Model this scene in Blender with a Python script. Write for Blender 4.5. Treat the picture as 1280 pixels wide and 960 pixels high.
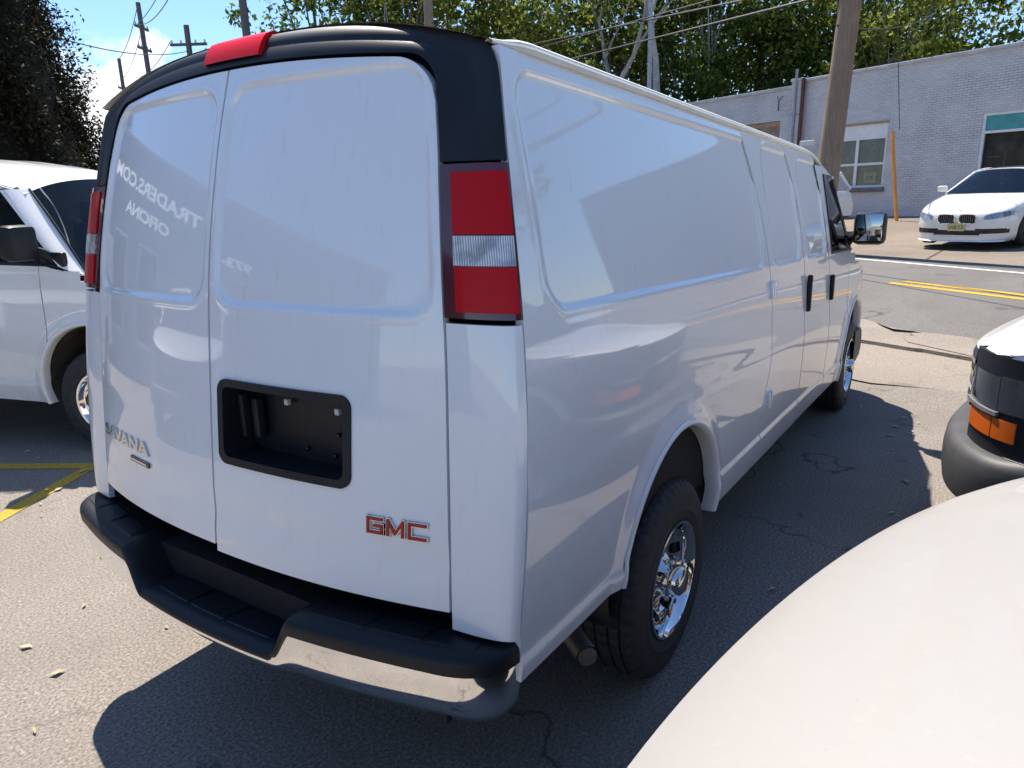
import bpy, bmesh, math, random
import numpy as np
from mathutils import Vector, Matrix
R = math.radians
for o in list(bpy.data.objects): bpy.data.objects.remove(o)
SC = bpy.context.scene
COL = SC.collection
# ------------------------------------------------------------------ camera
cam = bpy.data.cameras.new('camera'); cam_o = bpy.data.objects.new('camera', cam); COL.objects.link(cam_o)
cam.sensor_width = 36; cam.lens = 882.7 * 36 / 1280; cam.clip_end = 2000; cam.clip_start = 0.02
_y, _p, _r = R(33.73), R(14.56), R(-1.605)
fw = Vector((math.cos(_y)*math.cos(_p), math.sin(_y)*math.cos(_p), -math.sin(_p)))
rt = Vector((math.sin(_y), -math.cos(_y), 0)); up = rt.cross(fw)
r2 = rt*math.cos(_r) + up*math.sin(_r); u2 = up*math.cos(_r) - rt*math.sin(_r)
M = Matrix((r2, u2, -fw)).transposed().to_4x4(); M.translation = Vector((-1.279, -1.8135, 1.7658))
cam_o.matrix_world = M
SC.camera = cam_o
SC.render.resolution_x = 1024; SC.render.resolution_y = 768
# ------------------------------------------------------------------ light
SUN = Vector((0.33, 0.45, 1.0)).normalized()          # towards the sun
EL = math.asin(SUN.z); AZ = math.atan2(SUN.x, SUN.y)   # azimuth from +Y towards +X
sl = bpy.data.lights.new('sun', 'SUN'); sl.energy = 5.0; sl.angle = R(0.53); sl.color = (1, .92, .81)
so = bpy.data.objects.new('sun', sl); COL.objects.link(so)
so.rotation_euler = (-SUN).to_track_quat('-Z', 'Y').to_euler(); so.location = (0, 0, 30)
world = bpy.data.worlds.new('World'); SC.world = world; world.use_nodes = True
def build_world():
    nt = world.node_tree; N = nt.nodes; L = nt.links; N.clear()
    out = N.new('ShaderNodeOutputWorld'); bg = N.new('ShaderNodeBackground'); bg.inputs[1].default_value = SKY_STRENGTH
    sky = N.new('ShaderNodeTexSky'); sky.sky_type = 'NISHITA'; sky.sun_disc = False
    sky.sun_elevation = EL; sky.sun_rotation = AZ; sky.dust_density = 0.15; sky.air_density = 1.0; sky.ozone_density = 7.0
    tc = N.new('ShaderNodeTexCoord'); sep = N.new('ShaderNodeSeparateXYZ'); L.new(tc.outputs['Generated'], sep.inputs[0])
    mp = N.new('ShaderNodeMapping'); mp.inputs['Scale'].default_value = (1, 1, 2.3); mp.inputs['Location'].default_value = CLOUD_LOC; mp.inputs['Rotation'].default_value = (0, 0, CLOUD_ROT)
    L.new(tc.outputs['Generated'], mp.inputs[0])
    n1 = N.new('ShaderNodeTexNoise'); n1.inputs['Scale'].default_value = 3.1; n1.inputs['Detail'].default_value = 9; n1.inputs['Roughness'].default_value = .56
    n1.inputs['Distortion'].default_value = .25
    L.new(mp.outputs[0], n1.inputs['Vector'])
    rp = N.new('ShaderNodeValToRGB'); rp.color_ramp.elements[0].position = .575; rp.color_ramp.elements[1].position = .65
    # cumulus banks thin out away from the horizon
    ev = N.new('ShaderNodeMapRange'); ev.inputs[1].default_value = .12; ev.inputs[2].default_value = .55; ev.inputs[3].default_value = 0; ev.inputs[4].default_value = .16; L.new(sep.outputs[2], ev.inputs[0])
    sb = N.new('ShaderNodeMath'); sb.operation = 'SUBTRACT'; L.new(n1.outputs['Fac'], sb.inputs[0]); L.new(ev.outputs[0], sb.inputs[1])
    L.new(sb.outputs[0], rp.inputs[0])
    n2 = N.new('ShaderNodeTexNoise'); n2.inputs['Scale'].default_value = 9; n2.inputs['Detail'].default_value = 5
    L.new(mp.outputs[0], n2.inputs['Vector'])
    cr = N.new('ShaderNodeValToRGB'); cr.color_ramp.elements[0].color = (4.5, 5.2, 6.4, 1); cr.color_ramp.elements[1].color = (8.5, 8.5, 8.5, 1)
    cr.color_ramp.elements[0].position = .3; cr.color_ramp.elements[1].position = .62
    L.new(n2.outputs['Fac'], cr.inputs[0])
    mx = N.new('ShaderNodeMixRGB'); L.new(rp.outputs[0], mx.inputs[0]); L.new(sky.outputs[0], mx.inputs[1]); L.new(cr.outputs[0], mx.inputs[2])
    L.new(mx.outputs[0], bg.inputs[0]); L.new(bg.outputs[0], out.inputs[0])
SKY_STRENGTH = 0.11
CLOUD_LOC = (1.37, 3.7, 2.2); CLOUD_ROT = R(-42)
build_world()
SC.view_settings.view_transform = 'Standard'; SC.view_settings.look = 'None'
SC.view_settings.exposure = 0.88; SC.view_settings.gamma = 1.0; SC.view_settings.use_curve_mapping = False
SC.render.engine = 'CYCLES'
# ------------------------------------------------------------------ helpers
def lerp(a, b, t): return a + (b - a) * t
def sstep(a, b, x):
    t = min(1, max(0, (x - a) / (b - a))); return t * t * (3 - 2 * t)
class Curve:
    """smooth interpolation through points (Catmull-Rom, pre-sampled)"""
    def __init__(s, pts, n=24):
        X, Y = [], []
        for i in range(len(pts) - 1):
            p0 = pts[max(i - 1, 0)]; p1 = pts[i]; p2 = pts[i + 1]; p3 = pts[min(i + 2, len(pts) - 1)]
            h = p2[0] - p1[0]
            m1 = (p2[1] - p0[1]) / (p2[0] - p0[0]); m2 = (p3[1] - p1[1]) / (p3[0] - p1[0])
            for k in range(n):
                t = k / n; t2 = t * t; t3 = t2 * t
                X.append(p1[0] + h * t); Y.append((2*t3-3*t2+1)*p1[1] + (t3-2*t2+t)*h*m1 + (3*t2-2*t3)*p2[1] + (t3-t2)*h*m2)
        X.append(pts[-1][0]); Y.append(pts[-1][1]); s.X = np.array(X); s.Y = np.array(Y)
    def __call__(s, x): return float(np.interp(x, s.X, s.Y))
class MB:
    def __init__(s, tf=None): s.v = []; s.f = []; s.tf = tf
    def add(s, V, F):
        n = len(s.v)
        s.v += [tuple(s.tf(p)) if s.tf else tuple(p) for p in V]
        s.f += [tuple(i + n for i in f) for f in F]; return s
    def grid(s, rows, cu=False, cv=False, keep=None):
        nr = len(rows); nc = len(rows[0]); V = [p for r in rows for p in r]; F = []
        for i in range(nr if cv else nr - 1):
            for j in range(nc if cu else nc - 1):
                i2 = (i + 1) % nr; j2 = (j + 1) % nc
                if keep and not keep(i, j): continue
                F.append((i*nc+j, i*nc+j2, i2*nc+j2, i2*nc+j))
        return s.add(V, F)
    def box(s, c, d, rot=None, taper=1.0):
        hx, hy, hz = d[0]/2, d[1]/2, d[2]/2; V = []
        for z in (-1, 1):
            k = taper if z > 0 else 1
            for x, y in ((-1,-1),(1,-1),(1,1),(-1,1)):
                p = Vector((x*hx*k, y*hy*k, z*hz))
                if rot is not None: p = rot @ p
                V.append((p.x + c[0], p.y + c[1], p.z + c[2]))
        return s.add(V, [(3,2,1,0),(4,5,6,7),(0,1,5,4),(1,2,6,5),(2,3,7,6),(3,0,4,7)])
    def rbox(s, c, d, b, rot=None):
        """box with bevelled edges"""
        bm = bmesh.new(); bmesh.ops.create_cube(bm, size=1)
        for v in bm.verts: v.co = Vector((v.co.x*d[0], v.co.y*d[1], v.co.z*d[2]))
        bmesh.ops.bevel(bm, geom=bm.edges[:], offset=b, segments=2, affect='EDGES', profile=.5)
        bm.verts.index_update(); V = []
        for v in bm.verts:
            p = v.co.copy()
            if rot is not None: p = rot @ p
            V.append((p.x+c[0], p.y+c[1], p.z+c[2]))
        F = [[v.index for v in f.verts] for f in bm.faces]; bm.free(); return s.add(V, F)
    def tube(s, pts, r, n=8, caps=True):
        pts = [Vector(p) for p in pts]; rows = []
        for i, p in enumerate(pts):
            d = (pts[min(i+1, len(pts)-1)] - pts[max(i-1, 0)]).normalized()
            a = Vector((0,0,1)) if abs(d.z) < .9 else Vector((1,0,0))
            e1 = d.cross(a).normalized(); e2 = d.cross(e1)
            rr = r[i] if isinstance(r, (list, tuple)) else r
            rows.append([tuple(p + (e1*math.cos(2*math.pi*k/n) + e2*math.sin(2*math.pi*k/n))*rr) for k in range(n)])
        n0 = len(s.v); s.grid(rows, cu=True)
        if caps:
            s.f.append(tuple(n0 + k for k in range(n))[::-1]); m = n0 + (len(pts)-1)*n; s.f.append(tuple(m + k for k in range(n)))
        return s
    def lathe(s, prof, c=(0,0,0), n=48, axis='y', mod=None):
        """prof: list of (radius, offset along axis)"""
        rows = []
        for q, (r, o) in enumerate(prof):
            row = []
            for k in range(n):
                a = 2*math.pi*k/n; rr = r + (mod(q, k) if mod else 0)
                if axis == 'y': row.append((c[0]+rr*math.cos(a), c[1]+o, c[2]+rr*math.sin(a)))
                else: row.append((c[0]+rr*math.cos(a), c[1]+rr*math.sin(a), c[2]+o))
            rows.append(row)
        return s.grid(rows, cu=True)
    def prism(s, poly, z0, z1):
        n = len(poly); V = [(p[0], p[1], z0) for p in poly] + [(p[0], p[1], z1) for p in poly]
        F = [tuple(range(n))[::-1], tuple(range(n, 2*n))] + [(i, (i+1) % n, n+(i+1) % n, n+i) for i in range(n)]
        return s.add(V, F)
    def build(s, name, mat, parent=None, smooth=True, angle=38, loc=None):
        me = bpy.data.meshes.new(name); me.from_pydata(s.v, [], s.f); me.update()
        if smooth:
            me.polygons.foreach_set('use_smooth', [True]*len(me.polygons)); me.set_sharp_from_angle(angle=R(angle))
        if mat: me.materials.append(mat)
        o = bpy.data.objects.new(name, me); COL.objects.link(o)
        if parent: o.parent = parent
        if loc: o.location = loc
        return o
def tag(o, label=None, cat=None, group=None, kind=None):
    if label: o['label'] = label
    if cat: o['category'] = cat
    if group: o['group'] = group
    if kind: o['kind'] = kind
    return o
def empty(name, loc=(0,0,0), rz=0.0):
    o = bpy.data.objects.new(name, None); COL.objects.link(o); o.location = loc; o.rotation_euler = (0,0,rz); o.empty_display_size = .2
    return o
def copy_tree(o, parent=None, swap=None, skip=()):
    c = o.copy(); COL.objects.link(c); c.parent = parent
    if swap and c.type == 'MESH' and c.data.materials and c.data.materials[0] in swap:
        c.material_slots[0].link = 'OBJECT'; c.material_slots[0].material = swap[o.data.materials[0]]
    for ch in list(o.children):
        if ch.name.split('.')[0] in skip: continue
        copy_tree(ch, c, swap, skip)
    return c
def text_mesh(txt, size, bold=0.0):
    """flat 2-D triangles of a line of text, origin at left baseline"""
    cu = bpy.data.curves.new('t', 'FONT'); cu.body = txt; cu.size = size; cu.offset = bold; cu.resolution_u = 3
    o = bpy.data.objects.new('t', cu); COL.objects.link(o)
    me = bpy.data.meshes.new_from_object(o.evaluated_get(bpy.context.evaluated_depsgraph_get()))
    V = [(v.co.x, v.co.y) for v in me.vertices]; F = [tuple(p.vertices) for p in me.polygons]
    bpy.data.objects.remove(o); bpy.data.curves.remove(cu); bpy.data.meshes.remove(me)
    return V, F
# ------------------------------------------------------------------ materials
def nodes(name):
    m = bpy.data.materials.new(name); m.use_nodes = True; nt = m.node_tree
    return m, nt, nt.nodes, nt.links, nt.nodes['Principled BSDF']
def coords(N, L, scale=1.0, out='Object'):
    tc = N.new('ShaderNodeTexCoord'); mp = N.new('ShaderNodeMapping')
    mp.inputs['Scale'].default_value = (scale,)*3 if not isinstance(scale, tuple) else scale
    L.new(tc.outputs[out], mp.inputs[0]); return mp.outputs[0]
def noise(N, L, vec, scale, detail=4, rough=.55, dist=0):
    n = N.new('ShaderNodeTexNoise'); n.inputs['Scale'].default_value = scale; n.inputs['Detail'].default_value = detail
    n.inputs['Roughness'].default_value = rough; n.inputs['Distortion'].default_value = dist
    if vec: L.new(vec, n.inputs['Vector'])
    return n.outputs['Fac']
def ramp(N, L, fac, stops, interp='LINEAR'):
    r = N.new('ShaderNodeValToRGB'); r.color_ramp.interpolation = interp; e = r.color_ramp.elements
    while len(e) < len(stops): e.new(.5)
    for i, (p, c) in enumerate(stops):
        e[i].position = p; e[i].color = c if len(c) == 4 else (*c, 1)
    L.new(fac, r.inputs[0]); return r.outputs[0]
def mix(N, L, fac, a, b, mode='MIX'):
    m = N.new('ShaderNodeMixRGB'); m.blend_type = mode
    for i, x in ((0, fac), (1, a), (2, b)):
        if hasattr(x, 'links') or hasattr(x, 'node'): L.new(x, m.inputs[i])
        else: m.inputs[i].default_value = x if i == 0 else (*x, 1)
    return m.outputs[0]
def bump(N, L, b, h, strength=.2, dist=.01):
    n = N.new('ShaderNodeBump'); n.inputs['Strength'].default_value = strength; n.inputs['Distance'].default_value = dist
    L.new(h, n.inputs['Height']); L.new(n.outputs[0], b.inputs['Normal']); return n
def g(v): return (v, v, v)
def simple(name, col, rough=.5, metal=0.0, var=.12, scale=8, bmp=0, bscale=120, spec=.5, coat=0):
    m, nt, N, L, b = nodes(name); v = coords(N, L)
    f = noise(N, L, v, scale, 5)
    c0 = tuple(x*(1-var) for x in col); c1 = tuple(min(1, x*(1+var)) for x in col)
    L.new(ramp(N, L, f, [(.3, c0), (.7, c1)]), b.inputs['Base Color'])
    b.inputs['Roughness'].default_value = rough; b.inputs['Metallic'].default_value = metal
    b.inputs['Specular IOR Level'].default_value = spec; b.inputs['Coat Weight'].default_value = coat; b.inputs['Coat Roughness'].default_value = .04
    if bmp: bump(N, L, b, noise(N, L, v, bscale, 3), bmp, .004)
    return m
def paint(name, col, rough=.35, flake=0.0, dirt=.35):
    m, nt, N, L, b = nodes(name); v = coords(N, L)
    big = noise(N, L, v, 1.7, 6, .6); fine = noise(N, L, v, 40, 4)
    base = ramp(N, L, fine, [(.3, tuple(x*.985 for x in col)), (.7, col)])
    sep = N.new('ShaderNodeSeparateXYZ'); L.new(v, sep.inputs[0])
    # road grime thrown up on the low panels
    low = N.new('ShaderNodeMapRange'); low.inputs[1].default_value = .95; low.inputs[2].default_value = .35; L.new(sep.outputs[2], low.inputs[0])
    mu = N.new('ShaderNodeMath'); mu.operation = 'MULTIPLY'; L.new(low.outputs[0], mu.inputs[0])
    L.new(ramp(N, L, noise(N, L, v, 6, 8, .7, .4), [(.35, g(0)), (.75, g(dirt))]), mu.inputs[1])
    body = mix(N, L, mu.outputs[0], base, (.34, .29, .23))
    # thin rain streaks of dust and a few specks
    st = noise(N, L, coords(N, L, (38, 38, 1.6)), 1.0, 5, .6); body = mix(N, L, ramp(N, L, st, [(.60, g(0)), (.74, g(.16))]), body, (.42, .38, .32))
    spk = noise(N, L, v, 130, 2, .5); body = mix(N, L, ramp(N, L, spk, [(.765, g(0)), (.79, g(.5))]), body, (.20, .17, .14))
    L.new(body, b.inputs['Base Color'])
    b.inputs['Roughness'].default_value = rough
    b.inputs['Coat Weight'].default_value = 1.0; b.inputs['Coat Roughness'].default_value = .025; b.inputs['Coat IOR'].default_value = 1.62
    L.new(ramp(N, L, big, [(.3, g(.015)), (.75, g(.06))]), b.inputs['Coat Roughness'])
    if flake: bump(N, L, b, noise(N, L, v, 900, 2), flake, .002)
    return m
def glass(name, tint, gloss=.02, dirt=.0):
    m = bpy.data.materials.new(name); m.use_nodes = True; nt = m.node_tree; N = nt.nodes; L = nt.links; N.clear()
    out = N.new('ShaderNodeOutputMaterial'); tr = N.new('ShaderNodeBsdfTransparent'); gl = N.new('ShaderNodeBsdfGlossy'); mx = N.new('ShaderNodeMixShader')
    fr = N.new('ShaderNodeFresnel'); fr.inputs[0].default_value = 1.52
    v = coords(N, L); f = noise(N, L, v, 5, 3)
    L.new(ramp(N, L, f, [(.3, tuple(x*.93 for x in tint)), (.7, tint)]), tr.inputs[0])
    gl.inputs['Roughness'].default_value = gloss
    L.new(fr.outputs[0], mx.inputs[0]); L.new(tr.outputs[0], mx.inputs[1]); L.new(gl.outputs[0], mx.inputs[2]); L.new(mx.outputs[0], out.inputs[0])
    return m
WHITE = paint('white_paint', (.79, .81, .835))
WHITE_B = paint('white_paint_weathered', (.80, .80, .79), .4, 0, .35)
PEARL = paint('pearl_paint', (.305, .291, .274), .5, .2, .2); PEARL.node_tree.nodes['Principled BSDF'].inputs['Coat Weight'].default_value = .25
RAIL = simple('cream_roof_rail', (.70, .69, .63), .45, 0, .08, 14)
BLACK = simple('black_plastic', (.010, .012, .016), .45, 0, .3, 6, .12, 260, .32)
BLACKG = simple('black_gloss', (.012, .012, .014), .12, 0, .2, 6)
GAP = simple('dark_gap', (.006, .006, .007), .8, 0, .2)
RUBBER = simple('tyre_rubber', (.028, .028, .030), .62, 0, .35, 30, .2, 180, .4)
CHROME = simple('chrome', (.78, .78, .79), .06, 1.0, .05, 9)
CHROME_W = simple('bumper_chrome', (.92, .92, .92), .055, 1.0, .04, 22)
STEEL = simple('dull_steel', (.22, .20, .18), .55, .7, .35, 14, .2, 90)
GLASS_D = glass('dark_tinted_glass', (.05, .055, .06))
GLASS_W = glass('windscreen_glass', (.56, .66, .66))
SEATM = simple('grey_seat_cloth', (.055, .058, .062), .9, 0, .2, 20)
DASH = simple('grey_dash', (.07, .07, .075), .7, 0, .15, 9)
def ribbed(name, lo, hi):
    m, nt, N, L, b = nodes(name); v = coords(N, L); sp = N.new('ShaderNodeSeparateXYZ'); L.new(v, sp.inputs[0]); cb = N.new('ShaderNodeCombineXYZ')
    su = N.new('ShaderNodeMath'); su.operation = 'SUBTRACT'; L.new(sp.outputs[1], su.inputs[0]); L.new(sp.outputs[0], su.inputs[1]); L.new(su.outputs[0], cb.inputs[0])
    w = N.new('ShaderNodeTexWave'); w.inputs['Scale'].default_value = 42; w.inputs['Distortion'].default_value = .6; L.new(cb.outputs[0], w.inputs['Vector'])
    bl = noise(N, L, v, 22, 3); c = mix(N, L, ramp(N, L, bl, [(.4, g(0)), (.62, g(.75))]), ramp(N, L, w.outputs['Fac'], [(.1, lo), (.8, hi)]), tuple(x*.8 for x in lo))
    L.new(c, b.inputs['Base Color']); b.inputs['Roughness'].default_value = .12; b.inputs['Metallic'].default_value = .3; bump(N, L, b, w.outputs['Fac'], .35, .003); b.inputs['Coat Weight'].default_value = 1; return m
CLEAR = ribbed('clear_lamp_lens', (.34,.32,.32), (.86,.84,.82))
BUMP_G = simple('weathered_grey_bumper', (.050,.050,.052), .55, 0, .25, 5, .15, 200)
LAMP_D = simple('dark_lamp_glass', (.030,.032,.036), .05, 0, .5, 7, coat=1)
LEDGE = simple('grey_lamp_ledge', (.17,.17,.175), .4, 0, .2, 9)
HUB = simple('hub_chrome', (.66, .67, .69), .09, 1.0, .06, 30)
def red_lens(name, col, sc=260):
    m, nt, N, L, b = nodes(name); v = coords(N, L)
    ck = N.new('ShaderNodeTexVoronoi'); ck.distance = 'CHEBYCHEV'; ck.inputs['Scale'].default_value = sc; ck.inputs['Randomness'].default_value = 0.0; L.new(v, ck.inputs['Vector'])
    L.new(ramp(N, L, ck.outputs['Distance'], [(.1, tuple(min(1, x*1.06) for x in col)), (.5, tuple(x*.92 for x in col))]), b.inputs['Base Color'])
    b.inputs['Roughness'].default_value = .3; b.inputs['Specular IOR Level'].default_value = .3; b.inputs['Coat Weight'].default_value = .25; b.inputs['Coat Roughness'].default_value = .03
    bump(N, L, b, ck.outputs['Distance'], .05, .001)
    return m
REDL = red_lens('red_lamp_lens', (.48, .003, .008))
REDB = red_lens('bright_red_lens', (.80, .006, .010), 120)
for m_ in (REDL, REDB): m_.node_tree.nodes['Principled BSDF'].inputs['Specular IOR Level'].default_value = .15; m_.node_tree.nodes['Principled BSDF'].inputs['Coat Weight'].default_value = .12
REDD = simple('dark_red_lamp_rim', (.075, .006, .010), .15, 0, .2, 9, coat=1)
AMBER = red_lens('amber_lens', (.62, .12, .008), 160)
EMB_R = simple('emblem_red', (.36, .012, .012), .25, 0, .1, 30)
EMB_C = simple('emblem_chrome', (.62, .64, .66), .16, 1, .08, 40)
# ================================================================== VAN
RK = .035                                   # the unladen van stands nose-down on its springs
def rk(p): return (p[0], p[1], p[2] + RK * (1.0 - p[0]))
W = Curve([(.38,.925),(.5,.955),(.62,.972),(.80,.984),(1.0,.988),(1.2,.982),(1.35,.968),(1.47,.952),(1.6,.930),(1.815,.889),(2.0,.853),(2.085,.838),(2.2,.81)])
XC = Curve([(.5,-.195),(.7,-.18),(1.0,-.15),(1.3,-.115),(1.56,-.078),(1.85,-.012),(2.12,.07),(2.25,.12)])
YD = Curve([(.5,.814),(.71,.808),(1.1,.795),(1.46,.775),(1.82,.733),(2.0,.700),(2.2,.66)])
XS = Curve([(.5,-.028),(.73,-.024),(.9,-.009),(1.25,.03),(1.47,.059),(1.82,.113),(2.085,.160),(2.2,.17)])
def XR(y, z): return XC(z) + .13 * (abs(y)/.9)**2.2
def ratio(x):
    if x <= 4.9: return 1.0
    return math.sqrt(max(0.0, 1 - min(1, ((x-4.9)/.96))**5))
def ZG(x): return 2.085 - (0.05*((x-3.4)/.6)**2 if x > 3.4 else 0)
def roofz(x, y): return ZG(x) + .115 * (1 - min(1, abs(y)/.836)**2.6)
ARCH_R = (1.03, .50, .475); ARCH_F = (4.96, .60, .475)
def sdrr(x, z, b, r):
    cx, cz = (b[0]+b[1])/2, (b[2]+b[3])/2; qx = abs(x-cx)-(b[1]-b[0])/2+r; qz = abs(z-cz)-(b[3]-b[2])/2+r
    return math.hypot(max(qx,0), max(qz,0)) + min(max(qx,qz),0) - r
def side_D(x, z, rec):
    D = 0
    for b, dep in rec:
        s = sdrr(x, z, b, .085)
        D += dep*sstep(.008, -.010, s) - .0016*math.exp(-((s-.016)/.010)**2)
    D -= .010 * sstep(.64, .612, z)
    D += .0045 * sstep(1.02, 1.10, z) * (1 - sstep(1.20, 1.36, z))
    for cx, cz, ra in (ARCH_R, ARCH_F):
        r = math.hypot(x-cx, z-cz)
        if r < ra + .09: D -= .014 * (1 - sstep(.02, .085, r - ra))
    D += .0011*math.sin(3.1*x+1.7*math.sin(2.3*z)) * math.sin(4.3*z+1.3*x) + .0006*math.sin(9*x+4*z)
    return D
def side_panel(name, fx0, fx1, z0, zt, sg, mat, parent, rec=(), arch=None, res=.02, gap=.005, flange=.022):
    zt_f = zt if callable(zt) else (lambda x: zt); z0_f = z0 if callable(z0) else (lambda x: z0)
    zm = .5*(z0_f(2) + zt_f(2)); x0, x1 = fx0(zm), fx1(zm)
    zlo, zhi = z0_f((x0+x1)/2), zt_f((x0+x1)/2)
    def samples(a, b, edges):
        n = max(2, int((b-a)/res)); T = [k/n for k in range(n+1)]; ed = [e for e in edges if a < e < b]
        T = [t for t in T if all(abs(lerp(a, b, t)-e) > .042 for e in ed) or t in (0, 1)]
        for e in ed: T += [(e+k*.0048-a)/(b-a) for k in range(-8, 9)]
        return sorted(t for t in set(T) if 0 <= t <= 1)
    TX = samples(x0, x1, [e for b_, _ in rec for e in b_[:2]]); TZ = samples(zlo, zhi, [e for b_, _ in rec for e in b_[2:]] + [.625])
    nx = len(TX)-1; nz = len(TZ)-1
    XZ = []
    for j in range(nz+1):
        row = []
        for i in range(nx+1):
            tx = TX[i]; tz = TZ[j]; xa = lerp(x0, x1, tx); z = lerp(z0_f(xa)+gap, zt_f(xa)-gap, tz)
            x = lerp(fx0(z)+gap, fx1(z)-gap, tx); z = lerp(z0_f(x)+gap, zt_f(x)-gap, tz); row.append([x, z])
        XZ.append(row)
    ins = lambda j, i: bool(arch) and math.hypot(XZ[j][i][0]-arch[0], XZ[j][i][1]-arch[1]) < arch[2]-1e-6
    IN = [[ins(j, i) for i in range(nx+1)] for j in range(nz+1)]
    if arch:
        for j in range(nz+1):
            for i in range(nx+1):
                if IN[j][i]:
                    dx, dz = XZ[j][i][0]-arch[0], XZ[j][i][1]-arch[1]; r = math.hypot(dx, dz) or 1
                    if r > arch[2]*.86: XZ[j][i] = [arch[0]+dx/r*arch[2], arch[1]+dz/r*arch[2]]
    pt = lambda x, z: (x, sg*(W(z)*ratio(x) - side_D(x, z, rec)), z)
    rows = [[pt(*XZ[j][i]) for i in range(nx+1)] for j in range(nz+1)]
    inn = lambda p: (p[0], p[1]-sg*flange, p[2])
    ext = [[inn(rows[0][0])] + [inn(p) for p in rows[0]] + [inn(rows[0][-1])]]
    ext += [[inn(r[0])] + r + [inn(r[-1])] for r in rows]
    ext += [[inn(rows[-1][0])] + [inn(p) for p in rows[-1]] + [inn(rows[-1][-1])]]
    def keep(j, i):
        cs = [(min(max(a-1,0),nz), min(max(b-1,0),nx)) for a in (j, j+1) for b in (i, i+1)]
        return not all(IN[a][b] for a, b in cs)
    return MB(rk).grid(ext, keep=keep).build(name, mat, parent, angle=50)
S1 = Curve([(.4,2.23),(.55,2.225),(.75,2.17),(.9,2.24),(1.03,2.30),(1.15,2.305),(1.4,2.29),(1.74,2.24),(1.95,2.15),(2.085,2.06)])
S2 = Curve([(.4,3.045),(1.0,3.045),(1.55,3.06),(1.8,3.03),(1.97,2.95),(2.085,2.85)])
S3 = Curve([(.4,3.885),(.9,3.87),(1.4,3.825),(1.7,3.80),(1.95,3.72),(2.085,3.64)])
S4 = lambda z: 4.60
ZROCK = lambda x: lerp(.565, .475, sstep(.80, 1.30, x))
def bez(I, C, O, n, a=0.0, b=1.0):
    out = []
    for k in range(n+1):
        t = lerp(a, b, k/n); out.append(tuple((1-t)**2*I[q] + 2*t*(1-t)*C[q] + t*t*O[q] for q in range(3)))
    return out
def corner_pts(z, sg, n, a=0, b=1, off=0.0):
    yd = YD(z)+.003; I = (XR(yd, z)-off, sg*yd, z); O = (XS(z)-off*.3, sg*(W(z)+off), z)
    C = (lerp(I[0], O[0], .22), sg*(W(z)-.003+off), z)
    return bez(I, C, O, n, a, b)
def corner_strip(name, z0, z1, sg, mat, parent, off=0.0, a=0, b=1, nz=30, n=10, lip=.02):
    rows = []
    zs = [lerp(z0, z1, k/nz) for k in range(nz+1)]
    for z in zs:
        r = corner_pts(z, sg, n, a, b, off)
        rows.append([(r[0][0]+lip, r[0][1], z)] + r + [(r[-1][0]+.0, r[-1][1]-sg*lip, z)])
    f = [(p[0]+lip*.7, p[1]-sg*lip*.4, p[2]) for p in rows[0]]; l = [(p[0]+lip*.7, p[1]-sg*lip*.4, p[2]) for p in rows[-1]]
    return MB(rk).grid([f]+rows+[l]).build(name, mat, parent, angle=45)
def zt_door(y):
    y = abs(y); z = 2.108 - .035*(y/.66)**2
    if y > .60: z -= .10 - math.sqrt(max(0, .10**2 - min(.10, y-.60)**2))
    return z
def rear_door(name, sg, zb, parent, hole=None, label=None):
    ts = sorted([k/40 for k in range(41)]+[e+k*.006 for e in (.04,.955) for k in range(-6,7) if 0<e+k*.006<1]); tz = sorted([k/60 for k in range(61)]+[e+k*.0035 for e in (.525,.96) for k in range(-9,10) if 0<e+k*.0035<1])
    if hole:
        zl, zh = .73, 2.10
        ts = sorted(set(ts + [hole[0]/.786, hole[1]/.786])); tz = sorted(set(tz + [(hole[2]-zb)/(zh-zb), (hole[3]-zb)/(zh-zb)]))
    rec = ((.03, .70, 1.475, 2.055), .009)
    rows = []; cen = []
    for b in tz:
        row = []
        for a in ts:
            y0 = a*.70; z = lerp(zb, zt_door(y0)-.004, b); y = .004 + a*(YD(z)-.008)
            s = sdrr(y*(.70/ max(.6, YD(z)-.03)) if y > .3 else y, z, rec[0], .075)
            d = rec[1]*sstep(.009, -.011, s) - .0016*math.exp(-((s-.016)/.010)**2)
            d += .0035*sstep(.80,.86,z)*(1-sstep(.86,.95,z)) + .0009*math.sin(7*y+3*z)*math.sin(5*z+sg)
            row.append((XR(y, z)+d, sg*y, z))
        rows.append(row)
    inn = lambda p: (p[0]+.022, p[1], p[2])
    ext = [[inn(rows[0][0])]+[inn(p) for p in rows[0]]+[inn(rows[0][-1])]] + [[inn(r[0])]+r+[inn(r[-1])] for r in rows] + [[inn(rows[-1][0])]+[inn(p) for p in rows[-1]]+[inn(rows[-1][-1])]]
    def keep(j, i):
        if not hole: return True
        P = ext[j][i]; Q = ext[j+1][i+1]; y = abs(P[1]+Q[1])/2; z = (P[2]+Q[2])/2
        return not (hole[0] < y < hole[1] and hole[2] < z < hole[3])
    return MB(rk).grid(ext, keep=keep).build(name, WHITE, parent, angle=50)
def rear_map(V, F, y0, z0, dep, off=.001):
    """wrap flat artwork (u to the right seen from behind, v up) on the rear doors, as a thin solid"""
    n = len(V); P = []
    for d in (off, off+dep):
        for u, v in V:
            y = y0-u; z = z0+v; P.append((XR(y, z)-d, y, z))
    F2 = [tuple(i+n for i in f) for f in F]; ed = {}
    for f in F:
        for a, b in zip(f, f[1:]+f[:1]):
            if (b, a) in ed: del ed[(b, a)]
            else: ed[(a, b)] = 1
    return P, F2 + [(a, b, b+n, a+n) for a, b in ed]
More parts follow.
